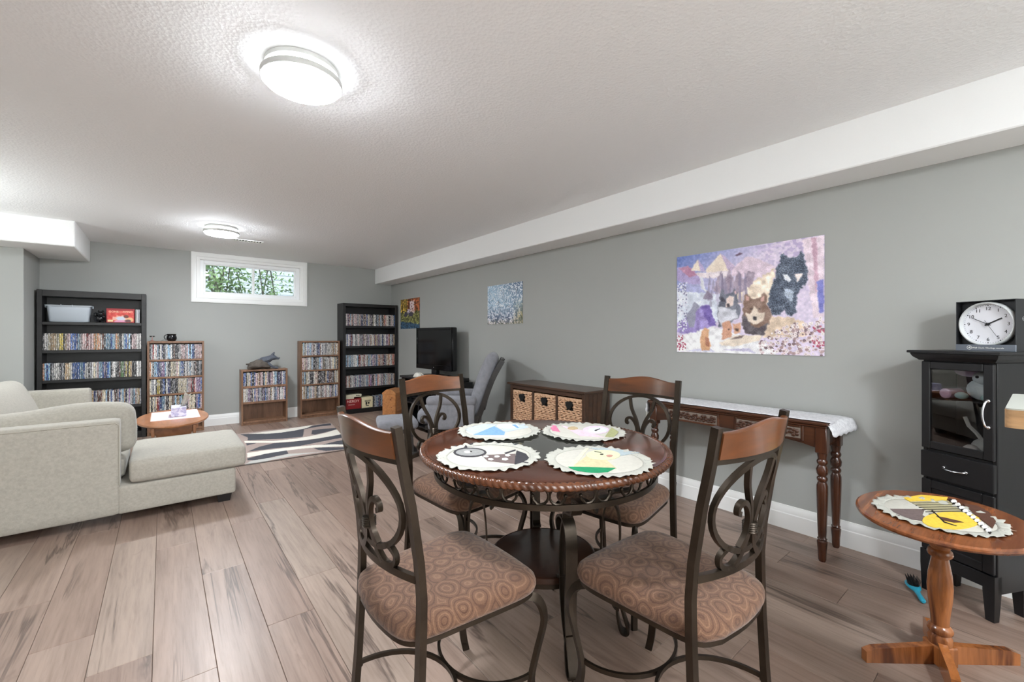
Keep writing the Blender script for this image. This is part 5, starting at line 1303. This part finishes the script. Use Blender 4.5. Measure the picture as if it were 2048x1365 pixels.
# ------------------------------------------------------------------ dining chairs
def prof(z):
    T = [(1.03, -.002), (1.02, 0), (.94, .013), (.88, .025), (.81, .04), (.66, .063), (.56, .071), (.48, .070), (.36, .066), (.2, .057), (0, .040)]
    for (za, ya), (zb, yb) in zip(T, T[1:]):
        if z >= zb: return ya + (yb - ya) * (za - z) / (za - zb)
    return T[-1][1]
SW = .205
def by(x, z): return prof(z) - .042 * max(0, 1 - (x / SW) ** 2)
def chair_proto(label, loc, rz):
    t = thing('dining_chair', label, 'dining chair', loc, rz, 'four matching dining chairs round the table')
    for s in (-1, 1):
        pts = [(s * SW, prof(z), z) for z in (1.02, .98, .94, .88, .81, .73, .66, .6, .56, .5, .44, .36, .28, .2, .1, 0)]
        MB().bar(pts, .020, .026, (1, 0, 0)).build('back_leg', iron, t, angle=30)
    # curved wooden crest rail
    xs = [-SW + .011 + (2 * SW - .022) * i / 24 for i in range(25)]
    rings = []
    for x in xs:
        u_ = abs(x) / SW
        crown = 1.006 + .020 * (0.5 + .5 * math.cos(PI * min(1, u_ / .86)))
        y = by(x, .98); zb = .936
        th = .010
        rings.append([(x, by(x, zb) - th, zb), (x, by(x, zb) + th, zb), (x, by(x, crown) + th, crown - .003), (x, by(x, crown) + th * .5, crown), (x, by(x, crown) - th * .5, crown), (x, by(x, crown) - th, crown - .003)])
    MB().loft(rings).build('crest_rail', M['rail_wood'], t, angle=35)
    MB().bar([(x, by(x, .928), .928) for x in xs], .012, .012, (0, 0, 1)).build('upper_bar', iron, t, angle=30)
    MB().bar([(x, by(x, .612), .612) for x in xs], .014, .020, (0, 0, 1)).build('lower_bar', iron, t, angle=30)
    MB().bar([(x, by(x, z), z) for x, z in [(.172 * math.cos(a), .787 + .134 * math.sin(a)) for a in [2 * PI * k / 40 for k in range(40)]]], .0155, .013, (0, 1, 0), True).build('oval_ring', iron, t, angle=30)
    def strand(seq, r, name, m=None):
        pts = [(x, by(x, z), z) for x, z in spline(seq, 5)]
        return MB().bar(pts, r * 1.75, r * 1.75, (0, 1, 0))
    for s in (-1, 1):
        strand([(s * .072, .905), (s * .058, .85), (s * .026, .79), (s * .010, .735), (s * .012, .70), (s * .03, .655), (s * .062, .618)], .0082, 'x').build('spray', iron, t)
        m = strand([(s * .068, .768), (s * .080, .774), (s * .078, .792), (s * .058, .799), (s * .034, .778), (s * .018, .742), (s * .02, .70), (s * .045, .665)], .0082, 'x')
        m.build('curl', iron, t, angle=30)
        strand([(s * .020, .70), (s * .035, .655), (s * .075, .622), (s * .115, .628), (s * .125, .655), (s * .10, .678), (s * .078, .668)], .0080, 'x').build('foot_scroll', iron, t)
    rng = []
    m = MB()
    for k in range(5): m.lathe([(.018, 0), (.0205, .003), (.018, .006)], 12, (0, by(0, .715), .700 + .006 * k))
    m.build('collar', iron, t)
    # upholstered seat
    out = [(-.12, .024), (0, .014), (.12, .024), (.175, .05), (.198, .10), (.21, .2), (.222, .32), (.228, .40), (.222, .45), (.20, .482), (.15, .497), (0, .503), (-.15, .497), (-.20, .482), (-.222, .45), (-.228, .40), (-.222, .32), (-.21, .2), (-.198, .10), (-.175, .05)]
    sp2 = spline(out + [out[0]], 3)[:-1]
    cx, cy = 0, .26
    rings = [[(cx + (x - cx) * k, cy + (y - cy) * k, z) for x, y in sp2] for k, z in ((.95, .438), (.985, .441), (1.0, .452), (1.0, .464), (.985, .477), (.93, .489), (.82, .497), (.62, .502), (.36, .5045), (.05, .505))]
    MB().loft(rings).build('seat', M['seat'], t, angle=70)
    MB().loft([[(cx + (x - cx) * .97, cy + (y - cy) * .97, z) for x, y in sp2] for z in (.424, .4375)]).build('seat_frame', iron, t)
    for s in (-1, 1):
        pts = spline([(s * .190, .43, .43), (s * .212, .478, .405), (s * .222, .498, .34), (s * .210, .478, .24), (s * .200, .462, .15), (s * .206, .472, .07), (s * .216, .492, 0)], 5)
        MB().bar(pts, .026, .014, (1, .35 * s, 0)).build('front_leg', iron, t, angle=30)
        MB().box(s * .19 - .02, .41, .418, s * .19 + .02, .45, .426, .002).build('bracket', iron, t)
    zr = .165
    MB().bar([(SW * math.cos(a), prof(zr) + .22 * math.sin(a), zr) for a in np.linspace(0, PI, 25)], .010, .014, (0, 0, 1)).build('rear_arc', iron, t, angle=30)
    MB().bar([(.198 * math.cos(a), .464 - .19 * math.sin(a), zr) for a in np.linspace(0, PI, 25)], .010, .014, (0, 0, 1)).build('front_arc', iron, t, angle=30)
    for s in (-1, 1):
        MB().ball((s * SW, prof(zr) + .013, zr - .012), .006, 6).build('bolt', iron, t)
    return t
c1 = chair_proto('nearest wood-railed iron dining chair by the charcoal star placemat, back to the sofa', (.449, 1.223, 0), math.radians(-89))
copy_thing(c1, (1.275, .505, 0), math.radians(-1.5), 'wood-railed iron dining chair by the green-banded placemat, nearest the small oval table')
copy_thing(c1, (1.188, 2.18, 0), math.radians(-170.7), 'wood-railed iron dining chair by the pale blue placemat, back to the glider chair')
copy_thing(c1, (2.009, 1.372, 0), math.radians(97.7), 'wood-railed iron dining chair by the pink placemat, back to the console table')

# ------------------------------------------------------------------ small pedestal table
ot_ = thing('pedestal_table', 'small amber wood pedestal table with a bird-patterned placemat on top', 'side table', (2.31, .25, 0))
ca, cb_ = .305, .255
m = MB(); m.loft([[(.02 + a_ * math.cos(t_), b__ * math.sin(t_), z) for t_ in [2 * PI * k / 64 for k in range(64)]] for a_, b__, z in ((ca - .02, cb_ - .02, .535), (ca - .004, cb_ - .004, .538), (ca, cb_, .545), (ca - .001, cb_ - .001, .552), (ca - .008, cb_ - .008, .557), (.02, .02, .557))])
m.build('table_top', M['amber_top'], ot_, angle=30)
MB().lathe([(.030, .06), (.036, .062), (.042, .08), (.042, .10), (.034, .112), (.042, .118), (.045, .128), (.041, .138), (.031, .146), (.033, .18), (.041, .24), (.044, .29), (.040, .34), (.031, .388), (.029, .40), (.040, .408), (.044, .418), (.040, .43), (.033, .436), (.038, .445), (.042, .46), (.041, .48), (.034, .494), (.040, .505), (.040, .52)], 28).xf(Matrix.Diagonal((.86, .86, 1, 1))).build('turned_column', M['amber'], ot_)
d1 = math.atan2(.183, -.215); d2 = math.atan2(.30, .95)
def board(L0, L1, z1, w, name, ang_):
    MB().prism([(L0, 0), (L1, 0), (L1, z1), (L1 - .03, z1 + .012) if L1 > L0 else (L1 + .03, z1 + .012), (L0, z1 + .03)], -w / 2, w / 2).xf(Matrix.Rotation(ang_, 4, 'Z') @ Matrix(((1, 0, 0, 0), (0, 0, 1, 0), (0, 1, 0, 0), (0, 0, 0, 1)))).build(name, M['amber'], ot_, smooth=False)
for k in range(2):
    board(.0, .285, .042, .026, 'foot_board', d1 + PI * k); board(0.0, .20, .062, .026, 'foot_board', d2 + PI * k)
MB().box(-.036, -.036, .0, .036, .036, .075, .004).xf(Matrix.Rotation(d1, 4, 'Z')).build('base_block', M['amber'], ot_, smooth=False)
MB().box(-.17, -.025, .515, .17, .025, .537, .003).xf(Matrix.Rotation(d1 + .2, 4, 'Z')).build('cleat', M['amber'], ot_, smooth=False)
MB().box(-.11, -.045, .505, .11, .045, .52, .003).xf(Matrix.Rotation(d2, 4, 'Z')).build('cleat', M['amber'], ot_, smooth=False)
place_mat('frilled white placemat with a yellow circle and brown bird on the pedestal table', 2.312, .257, .5573, .19, DATA['m5'], 8)

# ------------------------------------------------------------------ black cabinet
cbn = thing('display_cabinet', 'narrow black cabinet with a glass door and drawer by the right wall', 'cabinet', (2.92, .386, 0), math.radians(-116.5))
E_ = M['espresso']; CW, CD = .282, .215
def cbx(name, x0, y0, z0, x1, y1, z1, b=.003, parent=cbn, mat=E_): return MB().box(x0, y0, z0, x1, y1, z1, b).build(name, mat, parent, smooth=False)
for x0, x1 in ((0, .018), (CW - .018, CW)): cbx('side_panel', x0, .018, .12, x1, CD, 1.13)
cbx('back_panel', .018, CD - .008, .12, CW - .018, CD - .001, 1.13, 0)
for z0, z1 in ((.135, .15), (.545, .556), (.684, .696), (1.112, 1.13)): cbx('shelf', .018, .02, z0, CW - .018, CD - .008, z1, .001)
cbx('glass_shelf', .018, .045, .940, CW - .018, CD - .008, .946, .001)
rings = []
for o_, z in ((.004, 1.130), (.008, 1.135), (.020, 1.146), (.026, 1.158), (.027, 1.164), (.036, 1.166), (.036, 1.176), (.033, 1.178)):
    rings.append([(-o_, -o_, z), (CW + o_, -o_, z), (CW + o_, CD, z), (-o_, CD, z)])
MB().loft(rings).build('crown', E_, cbn, smooth=False)
dr = MB(); dr = frame4(.004, .700, CW - .004, 1.124, .036, 0, .018, .003); do2 = dr.build('door', E_, cbn, smooth=False)
MB().box(.038, .007, .734, CW - .038, .010, 1.09).build('pane', M['cabglass'], do2, smooth=False)
hpts = spline([(CW - .020, -.004, .845), (CW - .022, -.016, .852), (CW - .026, -.024, .88), (CW - .027, -.026, .905), (CW - .026, -.024, .93), (CW - .022, -.016, .958), (CW - .020, -.004, .965)], 4)
m = MB().tube(hpts, .0042, 8); m.ball((CW - .020, -.004, .847), .009, 8); m.ball((CW - .020, -.004, .963), .009, 8); m.build('handle', M['chrome'], do2)
dw = cbx('drawer', .002, -.002, .560, CW - .002, .018, .686)
m = MB().tube(spline([(.10, -.004, .625), (.105, -.016, .624), (.13, -.024, .621), (.155, -.024, .621), (.18, -.016, .624), (.185, -.004, .625)], 4), .004, 8); m.ball((.10, -.004, .625), .0075, 8); m.ball((.185, -.004, .625), .0075, 8); m.build('handle', M['chrome'], dw)
ld = frame4(.004, .205, CW - .004, .548, .04, 0, .018, .003).build('door', E_, cbn, smooth=False)
MB().box(.042, .006, .243, CW - .042, .012, .51).build('door_panel', E_, ld, smooth=False)
MB().ball((CW - .02, -.010, .44), .010, 10, (1, 1, 1.4)).build('knob', M['chrome'], ld)
cbx('apron', .03, .002, .14, CW - .03, .016, .20)
for x in (0, CW):
    for y in (0, CD):
        sx, sy = (1 if x == 0 else -1), (1 if y == 0 else -1)
        rings = [[(x, y, z), (x + sx * w_, y, z), (x + sx * w_, y + sy * w_, z), (x, y + sy * w_, z)] for w_, z in ((.030, 0.0), (.042, .13), (.042, .20))]
        rings[0] = [(px + sx * .004, py + sy * .004, z) for px, py, z in rings[0]]
        MB().loft(rings).build('leg', E_, cbn, smooth=False)
def w_of(x, y, z):  # cabinet coordinates to room
    a = math.radians(-116.5); return (2.92 + x * math.cos(a) - y * math.sin(a), .386 + x * math.sin(a) + y * math.cos(a), z)
CR = math.radians(-116.5)
lil = plain('lilac_plush', (206, 182, 208), .95, bump=.5, bscale=220, sheen=.4); wht = plain('white_plush', (222, 226, 222), .95, bump=.5, bscale=220, sheen=.4); mint = plain('mint_plush', (174, 200, 194), .95, bump=.5, bscale=220)
pt = thing('plush_toy', 'white and lilac plush toy behind the cabinet glass, upper shelf', 'plush toy', w_of(.168, .112, .9465), CR)
pt.scale = (1.28, 1.05, 1.05)
m = MB(); m.ball((.01, 0, .05), .048, 14, (1, .8, 1)); m.build('body', wht, pt)
MB().ball((.025, -.02, .103), .034, 12, (1.1, .9, .9)).build('head', wht, pt)
m = MB(); m.ball((-.035, .01, .125), .03, 10, (1.6, .5, .8)); m.ball((.05, .02, .13), .022, 10, (1, .5, 1)); m.build('ear', lil, pt)
m = MB(); m.ball((-.03, -.05, .02), .02, 10, (1, 1, .8)); m.ball((.045, -.05, .02), .02, 10, (1, 1, .8)); m.build('paw', mint, pt)
m = MB(); m.ball((.014, -.048, .108), .006, 6); m.ball((.04, -.046, .108), .006, 6); m.build('eye', M['ink'], pt)
rp = thing('rolled_cloth', 'pink rolled cloth beside the plush toy behind the cabinet glass', 'cloth', w_of(.072, .085, .9465), CR)
m = MB().lathe([(.002, -.0), (.02, 0), (.024, .004), (.024, .09), (.02, .094), (.002, .094)], 16); m.xf(Matrix.Translation((0, .055, .0245)) @ Matrix.Rotation(PI / 2, 4, 'X')); m.build('cloth_roll', plain('pink_roll', (216, 178, 196), .9), rp)
dk = thing('dark_box', 'dark red box standing at the back of the upper cabinet shelf', 'box', w_of(.085, .165, .9465), CR)
MB().box(-.03, -.012, 0, .03, .012, .12, .002).build('box_body', plain('dark_wine', (56, 30, 34), .5), dk, smooth=False)
an = thing('skull_ornament', 'pale skull ornament with a curved horn on the lower glass cabinet shelf', 'ornament', w_of(.20, .085, .6965), CR)
an.scale = (1.25, 1.2, 1.15)
bone = plain('pale_bone', (188, 182, 172), .7, bump=.3, bscale=60)
m = MB(); m.ball((0, 0, .04), .036, 12, (1, .9, .9)); m.ball((-.02, -.03, .024), .024, 10, (1.1, 1, .9)); m.v = [(x, y, max(0, z)) for x, y, z in m.v]; m.build('skull', bone, an)
m = MB().sweep([(-.005, 0, .06), (-.02, -.005, .09), (-.04, -.01, .115), (-.052, -.01, .15)], [(.007 * math.cos(k * PI / 3), .007 * math.sin(k * PI / 3)) for k in range(6)]); m.build('horn', bone, an)

# boxed wall clock on top of the cabinet
ck = thing('boxed_clock', 'white faced wall clock in an open black box on the black cabinet', 'clock', w_of(.085, .098, 1.1782), CR)
BW, BH, BD = .212, .232, .095
bkm = plain('matte_black_card', (28, 29, 32), .5); gry = plain('slate_card', (108, 114, 124), .4)
m = MB(); m.box(0, .03, 0, BW, BD, BH); m.box(0, 0, 0, .003, .03, BH); m.box(BW - .003, 0, 0, BW, .03, BH); m.box(.003, 0, BH - .003, BW - .003, .03, BH); m.box(.003, 0, 0, BW - .003, .03, .003)
bxo = m.build('box_shell', bkm, ck, smooth=False)
bd = MB().box(-.001, -.002, .0, BW + .001, .004, .030, .0015).build('front_band', gry, ck, smooth=False)
cx, cz = BW / 2, .124
Rx = Matrix.Translation((cx, .03, cz)) @ Matrix.Rotation(PI / 2, 4, 'X')
MB().lathe([(.1005, 0), (.1025, .01), (.102, .020), (.099, .026), (.095, .027), (.092, .022), (.092, .006)], 64, caps=False).xf(Rx).build('clock_rim', plain('grey_rim', (204, 206, 206), .35), ck)
MB().lathe([(.094, .003), (.094, .007)], 64).xf(Rx).build('dial', plain('dial_white', (238, 238, 244), .5), ck)
for k in range(1, 13):
    a = PI / 2 - k * PI / 6; r_ = .071
    text(str(k), 'numeral', .0215, M['ink'], ck, (cx + r_ * math.cos(a), .0225, cz + r_ * math.sin(a)), (PI / 2, 0, 0), .0003)
m = MB()
for k in range(60):
    a = k * PI / 30; rot = Matrix.Translation((cx, .0226, cz)) @ Matrix.Rotation(a, 4, 'Y')
    q_ = MB(); 
    if k % 5 == 0: q_.box(-.0022, -.0003, .084, .0022, .0003, .088)
    else: q_.box(-.0006, -.0003, .085, .0006, .0003, .088)
    q_.xf(rot); m.add(q_.v, q_.f)
mk = m.build('minute_marks', M['ink'], ck, smooth=False); mk['kind'] = 'stuff'
def hand(name, ang_, L, w, tail, y):
    MB().box(-w / 2, -.0006, -tail, w / 2, .0006, L).xf(Matrix.Translation((cx, y, cz)) @ Matrix.Rotation(ang_, 4, 'Y')).build(name, M['ink'], ck, smooth=False)
hand('hour_hand', math.radians(62), .056, .0055, .012, .0205); hand('minute_hand', math.radians(-62), .066, .0026, .012, .019); hand('second_hand', math.radians(150), .068, .0009, .02, .0178)
MB().lathe([(.006, 0), (.006, .008), (.004, .009)], 16).xf(Matrix.Translation((cx, .0235, cz)) @ Matrix.Rotation(PI / 2, 4, 'X')).build('hub', M['ink'], ck)
text('Wall Clock / Horloge murale', 'lettering', .0095, M['white'], bd, (BW * .56, -.0024, .0145), (PI / 2, 0, 0), .0003)
m = MB().tube([(.052 + .0085 * math.cos(a), -.0022, .0155 + .0085 * math.sin(a)) for a in [2 * PI * k / 24 for k in range(24)]], .0008, 4, True); m.tube([(.049, -.0022, .013), (.054, -.0022, .0195)], .0008, 4); m.tube([(.054, -.0022, .0195), (.056, -.0022, .012)], .0008, 4); m.tube([(.049, -.0022, .0148), (.056, -.0022, .0148)], .0008, 4)
m.build('round_mark', M['white'], bd)
m = MB().tube([(BW + .0006, .048 + .0085 * math.cos(a), .145 + .0085 * math.sin(a)) for a in [2 * PI * k / 24 for k in range(24)]], .0008, 4, True); m.tube([(BW + .0006, .044, .145), (BW + .0006, .056, .145)], .0008, 4); m.tube([(BW + .0006, .047, .141), (BW + .0006, .051, .149)], .0008, 4)
m.build('round_mark', plain('grey_mark', (150, 152, 152), .5), bxo)

# ------------------------------------------------------------------ hairbrush on the floor, counter end
teal = plain('teal_plastic', (44, 150, 176), .35)
hb = thing('hairbrush', 'small teal hairbrush with black bristles lying on the floor', 'hairbrush', (2.80, .375, 0), math.atan2(.055, .13))
rings = []
for x, hw_, z, hz in ((-.062, .006, .012, .006), (-.055, .011, .012, .010), (-.03, .011, .012, .010), (0, .0095, .014, .009), (.03, .013, .016, .009), (.05, .024, .017, .010), (.08, .029, .017, .011), (.11, .025, .017, .010), (.128, .012, .017, .007)):
    rings.append([(x, hw_ * math.cos(2 * PI * k / 12), max(0, z + hz * math.sin(2 * PI * k / 12))) for k in range(12)])
MB().loft(rings).build('handle', teal, hb)
m = MB(); m.ball((.082, 0, .024), .028, 12, (1.3, .8, .3)); m.build('pad', M['black'], hb)
m = MB()
for i in range(9):
    for j in range(5):
        x = .052 + i * .0075; y = -.017 + j * .0085
        if ((x - .082) / .036) ** 2 + (y / .022) ** 2 < 1: m.tube([(x, y, .028), (x + (x - .082) * .25, y * 1.35, .056)], .0011, 4)
br = m.build('bristles', M['black'], hb); br['kind'] = 'stuff'

bc_ = thing('bar_counter', 'end of a light wood bar counter with a pale grey top at the right edge', 'counter', (1.366, .052, 0))
topm = plain('grey_laminate', (176, 178, 170), .3); edgem = wood('counter_edge_oak', (176, 136, 96), (212, 176, 132), 1, 16, .4)
MB().prism(rr(.18, .8, .012, 4), 1.056, 1.0935).xf(Matrix.Translation((.18, -.8, 0))).build('wood_edge', edgem, bc_, angle=30)
MB().prism(rr(.179, .799, .012, 4), 1.0935, 1.0965).xf(Matrix.Translation((.18, -.8, 0))).build('counter_top', topm, bc_, angle=30)
MB().box(.10, -1.6, 0, .26, -.14, 1.056, .003).build('half_wall', M['wall'], bc_, smooth=False)
